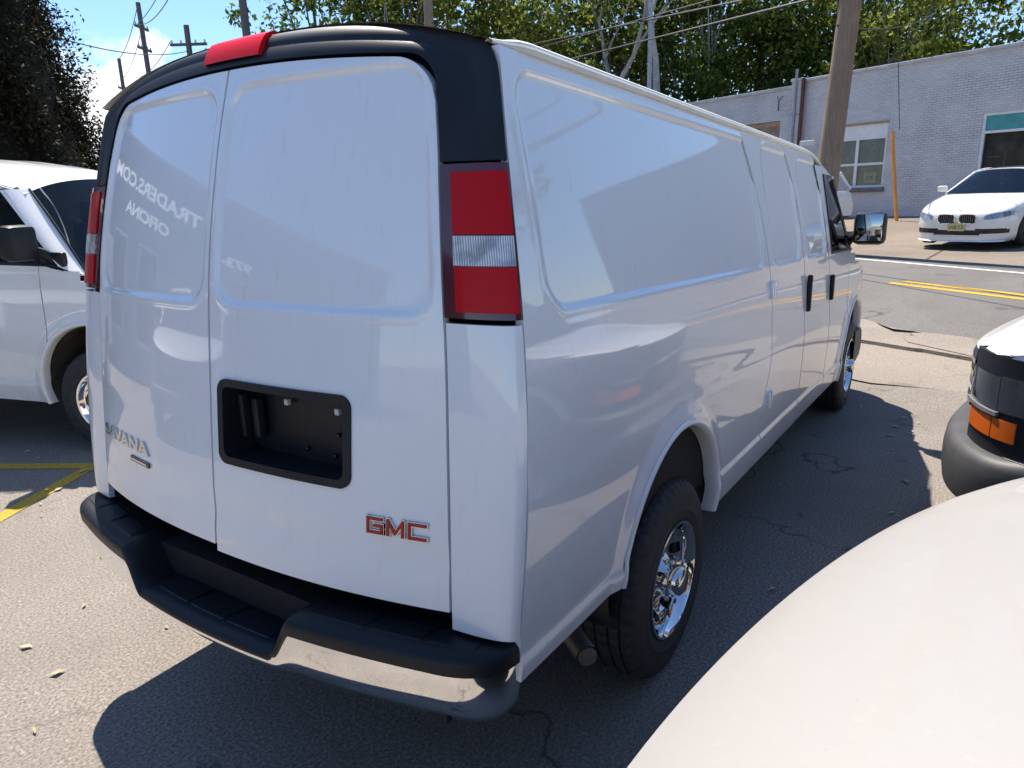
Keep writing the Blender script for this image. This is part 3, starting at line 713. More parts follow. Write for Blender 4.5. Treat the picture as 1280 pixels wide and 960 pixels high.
# ================================================================== GROUND
E_ = Vector((-.616, -.788)); N_ = Vector((.788, -.616))       # along the street / across it
TT = [-260,-60,-20,5,5.8,6.5,7.0,7.5,8.5,9.5,11.9,14.5,17,19.3,25,60,400]
HH = [0,0,0,0,.03,.11,.18,.25,.35,.41,.47,.56,.76,.93,1.1,1.1,1.1]
def ST(s, t, z): return (E_.x*s+N_.x*t, E_.y*s+N_.y*t, z)
def hgt(t): return float(np.interp(t, TT, HH))
def hxy(x, y): return hgt(.788*x-.616*y)
def asphalt(name, col, speck, stain, crack=.5, tan=0.0, csc=.55):
    m, nt, N, L, b = nodes(name); v = coords(N, L)
    fine = noise(N, L, v, 82, 4, .75); mid = noise(N, L, v, 38, 4, .6); big = noise(N, L, v, .55, 8, .62, .6)
    c = ramp(N, L, fine, [(.30, tuple(x*(1-speck) for x in col)), (.5, col), (.72, tuple(x*(1+speck*1.3) for x in col))])
    c = mix(N, L, ramp(N, L, mid, [(.35, g(0)), (.7, g(.35))]), c, tuple(x*.72 for x in col))
    c = mix(N, L, ramp(N, L, big, [(.42, g(0)), (.62, g(stain))]), c, tuple(x*.55 for x in col))
    oil = noise(N, L, v, 1.9, 4, .5); c = mix(N, L, ramp(N, L, oil, [(.64, g(0)), (.72, g(.5))]), c, tuple(x*.35 for x in col))
    vo = N.new('ShaderNodeTexVoronoi'); vo.feature = 'DISTANCE_TO_EDGE'; vo.inputs['Scale'].default_value = csc
    ad = N.new('ShaderNodeVectorMath'); ad.operation = 'ADD'; dn = N.new('ShaderNodeTexNoise'); dn.inputs['Scale'].default_value = 2.2; dn.inputs['Detail'].default_value = 7; L.new(v, dn.inputs['Vector'])
    sc = N.new('ShaderNodeVectorMath'); sc.operation = 'SCALE'; sc.inputs['Scale'].default_value = 1.1; L.new(dn.outputs['Color'], sc.inputs[0]); L.new(v, ad.inputs[0]); L.new(sc.outputs[0], ad.inputs[1]); L.new(ad.outputs[0], vo.inputs['Vector'])
    gate = ramp(N, L, noise(N, L, v, .8, 3), [(.44, g(0)), (.54, g(crack))])
    cm = N.new('ShaderNodeMath'); cm.operation = 'MULTIPLY'; L.new(ramp(N, L, vo.outputs['Distance'], [(.0, g(1)), (.012, g(0))]), cm.inputs[0]); L.new(gate, cm.inputs[1])
    c = mix(N, L, cm.outputs[0], c, tuple(x*.22 for x in col))
    L.new(c, b.inputs['Base Color']); b.inputs['Roughness'].default_value = .88; b.inputs['Specular IOR Level'].default_value = .3
    h = N.new('ShaderNodeMath'); h.operation = 'SUBTRACT'; L.new(fine, h.inputs[0]); L.new(cm.outputs[0], h.inputs[1]); bump(N, L, b, h.outputs[0], .55, .006)
    return m
LOT = asphalt('lot_asphalt', (.238, .210, .183), .8, .40, .8)
ROAD = asphalt('road_asphalt', (.155, .146, .137), .55, .4, .8, 0, .35)
PATCH = asphalt('patch_asphalt', (.265, .23, .192), .5, .3, .3)
SHOULD = asphalt('gravel_shoulder', (.22, .182, .145), .7, .4, .3)
def strip(name, mat, t0, t1, s0, s1, lift, edge=None, edge0=None):
    ts = sorted({t0, t1} | {t for t in TT if t0 < t < t1}); mb = MB()
    ns = 1 if not edge else 420
    rows = []
    for t in ts:
        rows.append([ST(lerp(s0, s1, k/ns), t + (edge(lerp(s0, s1, k/ns)) if edge and t == t1 else edge0(lerp(s0, s1, k/ns)) if edge0 and t == t0 else 0), hgt(t)+lift) for k in range(ns+1)])
    return tag(mb.grid(rows).build(name, mat, None, smooth=False), kind='structure')
strip('ground', SHOULD, -260, 400, -300, 300, -.008)
rng = random.Random(3)
jag = Curve([(-300+k*.55, rng.uniform(-.16, .16)) for k in range(1100)], 2)
strip('parking_lot', LOT, -60, 6.5, -60, 40, 0)
strip('road', ROAD, 6.504, 11.9, -200, 200, -.002)
YEL = asphalt('yellow_road_paint', (.62, .36, .035), .28, .35, .9); WHT = asphalt('white_road_paint', (.62, .61, .58), .25, .35, .9)
YEL2 = asphalt('yellow_bay_paint', (.50, .33, .045), .30, .30, .9)
strip('centre_line', YEL, 9.00, 9.11, -6.25, 60, .003); strip('centre_line', YEL, 9.24, 9.35, -6.2, 60, .003)
strip('edge_line', WHT, 11.12, 11.24, -60, 60, .003)
def bay_line(pts, w):
    mb = MB(); P = [Vector(p) for p in pts]; rows = []
    for i, p in enumerate(P):
        if i == 0: d = (P[1]-P[0]).normalized(); n = Vector((-d.y, d.x))*w/2
        elif i == len(P)-1: d = (P[-1]-P[-2]).normalized(); n = Vector((-d.y, d.x))*w/2
        else:
            d1 = (P[i]-P[i-1]).normalized(); d2 = (P[i+1]-P[i]).normalized(); m_ = (Vector((-d1.y, d1.x))+Vector((-d2.y, d2.x))).normalized(); n = m_*w/2/max(.25, m_.dot(Vector((-d1.y, d1.x))))
        rows.append([(p.x+n.x, p.y+n.y, .004), (p.x-n.x, p.y-n.y, .004)])
    return tag(mb.grid(rows).build('bay_marking', YEL2, None, smooth=False), kind='structure')
bay_line([(-2.6, 1.39), (1.02, 3.36), (-.55, 6.06)], .105)
# broken layers of old asphalt where the lot meets the street
def patch(name, cs, ct, rs, rtt, seed, hgt_, mat):
    r_ = random.Random(seed); poly = []
    n = 34
    for k in range(n):
        a = 2*math.pi*k/n; q = 1+.22*math.sin(3*a+seed)+r_.uniform(-.13,.13); poly.append((cs+rs*q*math.cos(a), ct+rtt*q*math.sin(a)))
    V = [ST(s, t, hgt(t)+hgt_) for s, t in poly] + [ST(cs+(s-cs)*1.02, ct+(t-ct)*1.03, hgt(t)-.004) for s, t in poly] + [ST(cs, ct, hgt(ct)+hgt_)]
    F = [(k, (k+1) % n, 2*n) for k in range(n)] + [(k, n+k, n+(k+1) % n, (k+1) % n) for k in range(n)]
    return tag(MB().add(V, F).build(name, mat, None, smooth=False), kind='structure')
strip('apron', PATCH, 5.5, 7.1, -60, 30, .006, lambda s: 1.6*jag(s), lambda s: 1.9*jag(s*.8+40))
patch('asphalt_patch', -3.9, 6.55, 1.15, .20, 1, .045, PATCH); patch('asphalt_patch', -2.6, 6.75, 1.3, .22, 2, .055, PATCH)
patch('asphalt_patch', -5.3, 6.35, .8, .16, 5, .04, PATCH); patch('asphalt_patch', -.6, 6.5, 1.0, .22, 9, .045, PATCH)
# dry leaves and scraps
mb = MB(); rng = random.Random(11)
for _ in range(150):
    if rng.random() < .5: x, y = rng.uniform(-1.6, 1.2), rng.uniform(.6, 4.2)
    else: x, y = rng.uniform(1.5, 6.2), rng.uniform(-3.4, -1.05)
    a = rng.uniform(0, 6.28); l = rng.uniform(.012, .034); w = l*rng.uniform(.25, .6); c_, s_ = math.cos(a), math.sin(a); z = .006
    q = lambda u, v, h: (x+u*c_-v*s_, y+u*s_+v*c_, z+h)
    mb.add([q(-l,0,.002), q(-l*.2,-w,.008), q(l,0,.004), q(l*.1,w,.010), q(0,0,.003)], [(0,1,4),(1,2,4),(2,3,4),(3,0,4)])
tag(mb.build('leaf_litter', simple('dry_leaf', (.42,.35,.22), .8, 0, .4, 3)), kind='stuff')
# ================================================================== OTHER VEHICLES
def place(o, h, local, world, sc=1.0):
    o.scale = (sc,)*3; local = (local[0]*sc, local[1]*sc)
    c_, s_ = math.cos(R(h)), math.sin(R(h)); o.rotation_euler = (0, 0, R(h))
    o.location = (world[0]-(c_*local[0]-s_*local[1]), world[1]-(s_*local[0]+c_*local[1]), 0)
GLASS_S = glass('side_glass_light', (.55,.60,.60)); SW = {WHITE: WHITE_B}; SW2 = {WHITE: WHITE_B, GLASS_D: GLASS_S}
v2 = copy_tree(VAN, None, SW2, skip=('wheel', 'dark_backing'))
for sg in (-1, 1): make_wheel(v2, 1.02, sg, 'alloy'); make_wheel(v2, 4.96, sg, 'alloy')
place(v2, -69, (4.96, -.985), (1.24, 3.51), 1.05); tag(v2, 'white van with a bare windscreen parked beside the dark conifer', 'van')
v3 = copy_tree(VAN, None, {WHITE: PEARL}); place(v3, 80, (5.83, 0), (-.27, -1.575), 1.06); tag(v3, 'pearl cream van whose broad bonnet noses up to the cargo van', 'van')
v4 = copy_tree(VAN, None, SW); place(v4, 80, (5.6, 1.0), (2.22, -1.95)); root_nose[0]('corner_bezel', R(38), R(88), .772, 1.215, BLACK, v4, .004, 24); root_nose[0]('headlamp', R(60), R(84), .975, 1.13, LAMP_D, v4, .012, 16)
tag(v4, 'white van with black bumper and amber signal lamp at its corner', 'van')

def car_wheel(parent, x, y, r, style=0):
    w = .115
    mb = MB().lathe([(.10*r/.34,-.03),(.235*r/.34,-.045)], n=40)
    for k in range(10):
        a = 2*math.pi*k/10 + (.09 if k % 2 else -.09); d = Vector((math.cos(a), 0, math.sin(a)))
        mb.tube([tuple(d*.04+Vector((0,-w+.02,0))), tuple(d*.13*r/.34+Vector((0,-w+.012,0))), tuple(d*.245*r/.34+Vector((0,-w+.02,0)))], [.02,.016,.018], 6)
    mb.lathe([(.0,-w+.005),(.04,-w+.008),(.045,-w+.02)], n=20).lathe([(.235*r/.34,-.03),(.25*r/.34,-w+.012),(.262*r/.34,-w),(.268*r/.34,-w+.008)], n=48)
    o = mb.build('wheel', RIMD if style == 0 else CHROME_W, parent)
    MB().lathe([(.26*r/.34,-w+.004),(r*.86,-w-.002),(r*.95,-w+.012),(r,-w+.035),(r,w-.035),(r*.93,w),(.26*r/.34,w)], n=64).build('tyre', RUBBER, o)
    o.location = (x, y, r)
    if y > 0: o.rotation_euler = (0, 0, math.pi)
RIMD = simple('dark_alloy', (.07,.07,.075), .3, .9, .1, 9)
DARKG = glass('sedan_screen_glass', (.05, .055, .065))
CARW = paint('car_white_paint', (.80,.80,.79), .35, 0, .1)
HEADL = simple('headlamp_lens', (.30,.33,.38), .06, .35, .5, 30, coat=1)
PLATE = simple('plate_cream', (.62,.55,.25), .4, 0, .15, 12); PLTX = simple('plate_ink', (.10,.09,.06), .5)
def make_car(name, P):
    """P: dict of profile curves. local x=0 at the nose, car runs to -Ln"""
    root = empty(name); Ln = P['len']; w = P['w']; hood = P['hood']; base = P['base']; arches = P['arch']; ra = P['ra']
    sh = P['shoulder']
    st = sorted(set([-.0] + [-Ln*(k/90) for k in range(91)] + [-.01,-.025,-.05,-.08,-Ln+.01,-Ln+.03,-Ln+.06]))
    def sec(x):
        ww = w(x); zb = base(x); zs = sh(x); zh = hood(x); r = []
        for f, z in ((.90,zb),(.955,zb+.05),(.975,lerp(zb,zs,.25)),(.985,lerp(zb,zs,.4)),(1.0,lerp(zb,zs,.62)),(.992,lerp(zb,zs,.78)),(.972,zs-.02),(.955,zs),(.93,lerp(zs,zh,.35)),(.86,lerp(zs,zh,.72)),(.70,lerp(zs,zh,.92)),(.45,zh),(.2,zh+.008),(0,zh+.01)):
            r.append([x, ww*f, z])
        rr = []
        for a, b in zip(r, r[1:]): rr += [a, [(p+q)/2 for p, q in zip(a, b)]]
        return rr + [r[-1]]
    for _ in (0,):
        mb = MB(); rows = [sec(x) for x in st]; nc = len(rows[0])
        full = []; IN = []
        for r in rows:
            inn = []
            for p in r:
                ins = False
                for ax, az in arches:
                    d = math.hypot(p[0]-ax, p[2]-az)
                    if d < ra:
                        ins = True
                        if d > ra*.82: p[0] = ax+(p[0]-ax)/d*ra; p[2] = az+(p[2]-az)/d*ra
                inn.append(ins)
            IN.append(inn[:-1]+[inn[-1]]+inn[:-1][::-1])
            full.append([(p[0], -p[1], p[2]) for p in r] + [(p[0], p[1], p[2]) for p in r[:-1][::-1]])
        for e_ in (full[0], full[-1]): mb.add(e_, [tuple(range(len(e_)))])
        body = mb.grid(full, keep=lambda i, j: not (IN[i][j] and IN[i+1][j] and IN[i][j+1] and IN[i+1][j+1])).build('body', P['paint'], root, angle=40)
        MB().box((-Ln/2, 0, .30), (Ln-.3, 1.3, .2)).build('underbody', GAP, root, smooth=False)
        MB().grid([[(q[0]*.985-.03, q[1]*.95, q[2]-.04) for q in r] for r in full[3:-3]], keep=lambda i, j: any(abs(full[3+i][j][0]-ax) < ra*1.05 for ax, _ in arches) and full[3+i][j][2] < .72).build('wheel_well', GAP, root, smooth=False)
    # greenhouse
    cp = P['cabin']    # (x, z, halfwidth) base line points and roof line
    b0, b1, r0, r1 = cp['screen_base'], cp['rear_base'], cp['roof_front'], cp['roof_rear']; hwb, hwr = cp['hwb'], cp['hwr']; zc = cp['crown']
    def bw(t, s): return lerp(b0, b1, t)
    def roof_pt(t, b):
        x = lerp(r0[0], r1[0], t); z = lerp(r0[1], r1[1], t) + zc*math.sin(math.pi*min(1, .15+t*.8)) - .06*abs(b)**3; return (x, hwr*b*(1-.06*(2*t-1)**2), z)
    MB().grid([[roof_pt(i/16, j/10-1) for j in range(21)] for i in range(17)]).build('roof', P['paint'], root)
    ws = MB().grid([[tuple(lerp((b0[0]+.10*(1-b*b), hwb*b, b0[1]+.012)[q], roof_pt(0, b)[q]-(.0 if q != 2 else .004), k/10) for q in range(3)) for b in [j/10-1 for j in range(21)]] for k in range(11)]).build('windscreen', DARKG, root)
    MB().grid([[tuple(lerp((b1[0], hwb*b*.95, b1[1])[q], roof_pt(1, b)[q]-(.0 if q != 2 else .004), k/10) for q in range(3)) for b in [j/10-1 for j in range(21)]] for k in range(11)]).build('rear_window', DARKG, root)
    if P.get('sunroof'):
        so_ = MB().grid([[tuple(c_+(.006 if q == 2 else 0) for q, c_ in enumerate(roof_pt(.12+.30*i/6, .62*(j/5-1)))) for j in range(11)] for i in range(7)]).build('sunroof', BLACKG, root)
    for s in (-1, 1):
        rows = []
        for k in range(9):
            v = k/8; rows.append([tuple(lerp((lerp(b0[0]-.05, b1[0]+.05, a/20), s*hwb*(1.0), lerp(b0[1], b1[1], a/20))[q], roof_pt(a/20, s*.995)[q], v) for q in range(3)) for a in range(21)])
        sw = MB().grid([r[1:-1] for r in rows[0:8]]).build('side_window', DARKG if not P.get('dark') else GLASS_D, root)
        fr = MB(); fr.tube([rows[k][0] for k in range(9)], .035, 8).tube([roof_pt(a/20, s*.985) for a in range(21)], .035, 8).tube([rows[k][20] for k in range(9)], .06, 8)
        fr.build('window_pillar', P['paint'], root)
        for pil in P['pillars']: MB().tube([rows[k][pil] for k in range(9)], .025 if not P.get('dark') else .03, 6).build('door_pillar', BLACK, sw)
        mo = MB().rbox((b0[0]-.32, s*(hwb+.20), b0[1]+.09), (.10, .20, .13), .035).tube([(b0[0]-.30, s*(hwb+.02), b0[1]+.02), (b0[0]-.31, s*(hwb+.14), b0[1]+.06)], .02, 6).build('door_mirror', P['paint'], root)
        MB().rbox((b0[0]-.375, s*(hwb+.20), b0[1]+.09), (.01, .17, .10), .003).build('mirror_glass', MIRR, mo)
        for ax, az in arches: car_wheel(root, ax, s*(w(ax)-.10), P['wr'], P.get('rim', 0))
    MB().rbox((lerp(b0[0], b1[0], .42), 0, b0[1]-.25), (1.3, 1.3, .3), .05).rbox((lerp(b0[0], b1[0], .33), .36, b0[1]+.05), (.14, .46, .6), .05).rbox((lerp(b0[0], b1[0], .33), -.36, b0[1]+.05), (.14, .46, .6), .05).build('seat', SEATM, root)
    return root
def wcurve(pts): return Curve(pts)
sed = dict(len=5.05, paint=CARW, w=Curve([(-5.05,.70),(-5.0,.80),(-4.85,.87),(-4.3,.93),(-3.0,.95),(-1.5,.95),(-.8,.94),(-.45,.90),(-.25,.83),(-.12,.73),(-.04,.60),(0,.50)]),
    hood=Curve([(-5.05,.55),(-5.02,.85),(-4.95,1.02),(-4.2,1.08),(-3.4,1.05),(-1.6,1.03),(-1.2,.99),(-.6,.90),(-.25,.82),(-.1,.76),(-.03,.70),(0,.62)]),
    shoulder=Curve([(-5.05,.50),(-4.95,.86),(-4.2,.95),(-3,.93),(-1.5,.90),(-.8,.82),(-.35,.74),(-.1,.68),(0,.56)]),
    base=Curve([(-5.05,.36),(-4.9,.28),(-4,.20),(-1.2,.20),(-.5,.15),(-.1,.155),(0,.18)]), arch=((-.90,.33),(-3.97,.33)), ra=.375, wr=.34, pillars=(8, 9, 14), sunroof=True,
    cabin=dict(screen_base=(-1.35,1.00), rear_base=(-4.45,1.07), roof_front=(-2.15,1.41), roof_rear=(-3.75,1.38), hwb=.80, hwr=.60, crown=.07))
SED = make_car('sedan', sed)
def sed_front(root):
    w, = (sed['w'],)
    def fx(y):   # foremost x of the body at this half width
        xs = np.linspace(0, -.6, 121); ws = [w(x)*.985 for x in xs]; return float(np.interp(abs(y), ws, xs))
    def patchy(y0, y1, z0, z1, o, n=10, nz=4, slope=.0):
        return [[(fx(lerp(y0, y1, k/n))+o-slope*(q/nz), lerp(y0, y1, k/n), lerp(z0, z1, q/nz)) for q in range(nz+1)] for k in range(n+1)]
    for s in (-1, 1):
        # kidney grille
        L = []
        for k in range(24):
            a = 2*math.pi*k/24; c_, s_ = math.cos(a), math.sin(a); L.append((s*(.195+.165*math.copysign(abs(c_)**.6, c_)), .615+.095*math.copysign(abs(s_)**.6, s_)))
        kf = MB(); ring = lambda k, o: [(fx(y)*.5+.035+o, (y-s*.195)*k+s*.195, (z-.615)*k+.615) for y, z in L]
        kf.grid([ring(1.0,-.06), ring(1.0,.012), ring(.90,.010), ring(.88,-.01)], cu=True); ko = kf.build('grille', CHROME, root)
        MB().add(ring(.89,-.012), [tuple(range(24))]).build('grille_back', GAP, ko, smooth=False)
        for q in range(8):
            y = s*(.195-.13+.037*q); MB().box((fx(y)*.5+.030, y, .615), (.02, .010, .155)).build('grille_slat', STEEL, ko, smooth=False)
        # head lamp, swept back
        rows = []
        for k in range(13):
            t = k/12; y = s*lerp(.47, .865, t); x = fx(y)+.006-.0*t; zc = lerp(.635, .700, t); hh = lerp(.038, .055, math.sin(math.pi*min(1, t*1.0))**.7)
            rows.append([(x-.05, y, zc-hh)] + [(x+.004-.035*(q/4), y, zc-hh+2*hh*q/4) for q in range(5)] + [(x-.08, y, zc+hh)])
        MB().grid(rows).build('headlamp', HEADL, root, angle=60)
        MB().grid(patchy(s*.34, s*.84, .325, .42, .006, 12)).build('lower_intake', BLACKG, root)
    MB().grid(patchy(-.42, .42, .295, .39, .008, 12)).build('lower_intake', BLACKG, root)
    MB().grid([[(fx(lerp(-.80,.80,k/20))+.03*(1-q), lerp(-.80,.80,k/20), lerp(.165,.195,q)) for q in (0,.5,1)] for k in range(21)]).build('lip_spoiler', CARW, root)
    pl = MB().rbox((fx(0)+.035, 0, .455), (.016, .31, .155), .004).build('number_plate', PLATE, root)
    V, F = text_mesh('UGS C2', .095, .003); mx = max(v[0] for v in V); V = [(v[0]*.27/mx, v[1]) for v in V]
    MB().add([(fx(0)+.0445, -.135+u, .42+v) for u, v in V], F).build('plate_letters', PLTX, pl, smooth=False)
    MB().lathe([(0,.012),(.036,.010),(.040,.0)], n=20, axis='z', c=(-.12,0,.765)).build('badge', STEEL, root)
sed_front(SED)
SED.rotation_euler = (0, 0, R(163)); SED.location = (16.2, -1.28, .53); SED.rotation_euler = (0, R(4.0), R(161)); SED.scale = (1.02,)*3
tag(SED, 'white saloon with twin kidney grille facing the road before the painted brick wall', 'car')
suv = dict(len=4.6, paint=CARW, w=Curve([(-4.6,.80),(-4.55,.86),(-4.3,.90),(-3,.92),(-1,.92),(-.4,.88),(-.15,.78),(0,.6)]),
    hood=Curve([(-4.6,.9),(-4.55,1.05),(-4.4,1.10),(-3,1.1),(-1.5,1.08),(-1.0,1.04),(-.3,.95),(0,.75)]), shoulder=Curve([(-4.6,.75),(-4.5,.98),(-3,1.0),(-1.2,.96),(-.3,.85),(0,.65)]),
    base=Curve([(-4.6,.40),(-4.4,.32),(-3,.26),(-.5,.26),(0,.34)]), arch=((-.85,.36),(-3.6,.36)), ra=.41, wr=.37, pillars=(8, 15), rim=1, dark=True,
    cabin=dict(screen_base=(-1.25,1.06), rear_base=(-4.52,1.10), roof_front=(-1.95,1.58), roof_rear=(-4.25,1.62), hwb=.80, hwr=.62, crown=.05))
SUV = make_car('sport_utility_car', suv)
SUV.rotation_euler = (0, 0, R(75)); SUV.location = (21.6, 6.1, .70)
tag(SUV, 'small white utility car parked under the four-pane window', 'car')
# ================================================================== PAINTED BRICK BUILDING ACROSS THE STREET
def brick_mat(name, col, mortar, bw=.21, bh=.072, chip=.5):
    m, nt, N, L, b = nodes(name); tc = N.new('ShaderNodeTexCoord'); sp = N.new('ShaderNodeSeparateXYZ'); cb = N.new('ShaderNodeCombineXYZ')
    L.new(tc.outputs['Object'], sp.inputs[0]); ad = N.new('ShaderNodeMath'); L.new(sp.outputs[0], ad.inputs[0]); L.new(sp.outputs[1], ad.inputs[1]); L.new(ad.outputs[0], cb.inputs[0]); L.new(sp.outputs[2], cb.inputs[1])
    br = N.new('ShaderNodeTexBrick'); br.inputs['Scale'].default_value = 1; br.inputs['Brick Width'].default_value = bw; br.inputs['Row Height'].default_value = bh; br.inputs['Mortar Size'].default_value = .009; br.inputs['Mortar Smooth'].default_value = .3
    br.inputs['Color1'].default_value = (*col, 1); br.inputs['Color2'].default_value = (*[x*.86 for x in col], 1); br.inputs['Mortar'].default_value = (*mortar, 1); L.new(cb.outputs[0], br.inputs['Vector'])
    v = tc.outputs['Object']; n1 = noise(N, L, v, .8, 8, .65); n2 = noise(N, L, v, 5, 6, .7)
    c = mix(N, L, ramp(N, L, n1, [(.40, g(0)), (.72, g(.45))]), br.outputs['Color'], tuple(x*.70 for x in col))
    # joints where the paint has worn out of the mortar, in patches
    inv = N.new('ShaderNodeMath'); inv.operation = 'MULTIPLY'; L.new(br.outputs['Fac'], inv.inputs[0]); L.new(ramp(N, L, n1, [(.47, g(.12)), (.66, g(1))]), inv.inputs[1])
    c = mix(N, L, inv.outputs[0], c, tuple(x*.45 for x in mortar))
    c = mix(N, L, ramp(N, L, n2, [(.66, g(0)), (.74, g(chip))]), c, (.16,.12,.10))
    L.new(c, b.inputs['Base Color']); b.inputs['Roughness'].default_value = .8
    iv = N.new('ShaderNodeMath'); iv.operation = 'SUBTRACT'; iv.inputs[0].default_value = 1; L.new(br.outputs['Fac'], iv.inputs[1]); bump(N, L, b, iv.outputs[0], .6, .02)
    return m
BRICK = brick_mat('painted_brick', (.58,.58,.61), (.49,.49,.52))
COPING = simple('grey_coping', (.42,.43,.46), .6, 0, .2, 3, .1, 30)
FRAMEW = simple('white_window_frame', (.68,.69,.72), .5, 0, .08, 6)
TEAL = simple('teal_panel', (.06,.28,.30), .5, 0, .15, 4)
REDP = simple('dark_red_pipe', (.10,.022,.020), .5, 0, .3, 8); GREYP = simple('grey_conduit', (.28,.30,.33), .5, .3, .2, 9)
GLASS_B = glass('shop_window_glass', (.78,.80,.80)); GREY_IN = simple('dim_room', (.36,.31,.27), .9, 0, .3, 3); WOODIN = simple('brown_board', (.34,.22,.13), .7, 0, .3, 5)
SILLM = simple('dark_sill', (.13,.12,.13), .8, 0, .3, 8); PAPER = simple('pale_paper', (.62,.62,.60), .8, 0, .1, 5)
BLD = empty('brick_building', (26.73, 4.323, 0), R(-112.03))
def wall_holes(x0, x1, z0, z1, holes, y0, th):
    """wall slab in local xz with rectangular openings (with reveals)"""
    xs = sorted({x0, x1, *[h[0] for h in holes], *[h[1] for h in holes]}); zs = sorted({z0, z1, *[h[2] for h in holes], *[h[3] for h in holes]})
    mb = MB(); inh = lambda x, z: any(h[0] < x < h[1] and h[2] < z < h[3] for h in holes)
    for a, b in zip(xs, xs[1:]):
        for c_, d in zip(zs, zs[1:]):
            if not inh((a+b)/2, (c_+d)/2): mb.add([(a,y0,c_),(b,y0,c_),(b,y0,d),(a,y0,d)], [(0,1,2,3)])
    for h in holes:
        a, b, c_, d = h; mb.add([(a,y0,c_),(b,y0,c_),(b,y0,d),(a,y0,d),(a,y0+th,c_),(b,y0+th,c_),(b,y0+th,d),(a,y0+th,d)], [(0,4,5,1),(1,5,6,2),(2,6,7,3),(3,7,4,0)])
    return mb
H1 = [(1.40,3.32,1.86,3.86),(6.08,8.70,1.50,3.84)]
mb = wall_holes(.0, 16, .2, 5.52, H1, 0, .28); mb.box((8,4.6,2.8),(15.9,8.6,5.0)); mb.build('wall', BRICK, BLD, smooth=False)
H2 = [(-3.9,-.72,.5,4.32)]
mb = wall_holes(-13, -.004, .2, 5.36, H2, .03, .30); mb.box((-9.2,4.6,2.7),(7.5,8.4,4.9)); mb.box((-2.3,6.5,2.7),(5.0,4.5,4.9)); mb.build('wall', BRICK, BLD, smooth=False)
mb = MB().box((-2.3,1.9,2.4),(3.1,.1,3.9)); mb.build('garage_interior', GREY_IN, BLD, smooth=False)
MB().rbox((-2.31,.10,4.22),(3.2,.12,.14),.01).build('garage_lintel', WOODIN, BLD)
MB().rbox((8.0,.12,5.56),(16.06,.42,.10),.015).build('coping', COPING, BLD); MB().rbox((-6.55,.14,5.40),(12.9,.42,.10),.015).build('coping', COPING, BLD)
MB().box((-.02,-.05,2.8),(.42,.14,5.5)).rbox((-.02,-.04,5.60),(.5,.24,.10),.015).build('pilaster', BRICK, BLD, smooth=False)
for x, nm, m_, r_ in ((-.07,'conduit',GREYP,.045),(.215,'downpipe',REDP,.065)):
    o = MB().tube([(x+.03,-.15,5.95 if nm == 'conduit' else 5.62),(x,-.15,3.0),(x,-.15,.8)], r_, 10).build(nm, m_, BLD)
    for z in (4.45,3.15,2.0): MB().rbox((x,-.14,z),(.22,.06,.05),.01).build('bracket', GREYP, o)
MB().tube([(-.86,-.03,5.15),(-.74,-.12,5.0),(-.62,-.03,5.15)],.02,6).tube([(-.74,-.12,5.0),(-.74,-.10,4.65)],.03,6).build('cable_bracket', SILLM, BLD)
# four-pane window with white head panel
wf = MB()
for x in (1.44, 2.30, 3.28): wf.box((x,.10,2.66),(.085 if x != 2.30 else .10,.07,1.60))
for z in (1.90, 2.62, 3.44): wf.box((2.36,.102,z),(1.92,.066,.075))
wf.box((2.36,.098,3.66),(1.92,.07,.42)); win = wf.build('window', FRAMEW, BLD, smooth=False)
for x0, x1 in ((1.49,2.25),(2.35,3.24)):
    for z0, z1 in ((1.94,2.58),(2.66,3.40)): MB().box(((x0+x1)/2,.11,(z0+z1)/2),(x1-x0+.02,.008,z1-z0+.02)).build('pane', GLASS_B, win, smooth=False)
MB().rbox((2.36,-.03,1.79),(2.05,.14,.15),.01).build('sill', SILLM, win); MB().box((2.36,-.012,3.90),(1.98,.05,.05)).build('lintel', WOODIN, win, smooth=False)
MB().box((2.36,.27,2.6),(2.1,.05,2.0)).build('room_back', GREY_IN, BLD, smooth=False)
MB().box((2.78,.17,2.18),(.42,.01,.36)).build('notice', PAPER, win, smooth=False)
V, F = text_mesh('274', .17, .004); MB().add([(2.64+u*.9,.162,2.12+v) for u, v in V], F).build('notice_number', SILLM, win, smooth=False)
rows = []
for sgn, cx, cz in ((1,2.95,3.05),(-1,2.60,2.98),(1,3.05,2.2)):
    MB().tube([(cx+.16*math.sin(t*5)*t*sgn, .20, cz-.22+.42*t+.05*math.sin(9*t)) for t in [k/16 for k in range(17)]], .018, 5).build('window_scroll', COPING, win)
# shop window with teal head panel
wf = MB()
for x in (6.12, 8.66): wf.box((x,.08,2.66),(.09,.10,2.34))
for z in (1.55, 3.31, 3.80): wf.box((7.39,.082,z),(2.62,.095,.07))
sw = wf.build('window', FRAMEW, BLD, smooth=False)
MB().box((7.39,.085,3.555),(2.46,.05,.43)).build('head_panel', TEAL, sw, smooth=False)
MB().box((7.39,.10,2.43),(2.46,.01,1.70)).build('pane', GLASS_B, sw, smooth=False)
MB().box((7.35,.275,2.6),(2.9,.05,2.6)).build('room_back', GREY_IN, BLD, smooth=False); MB().box((7.75,.22,2.5),(.9,.05,2.2)).build('room_partition', WOODIN, BLD, smooth=False)
MB().box((6.55,.2,2.15),(.55,.08,.06)).box((6.45,.2,2.62),(.3,.07,.03)).box((6.72,.2,2.4),(.03,.03,.8)).build('shelf', PAPER, BLD, smooth=False)
tag(BLD, 'low lavender-white painted brick building with teal shop window panel', 'building')
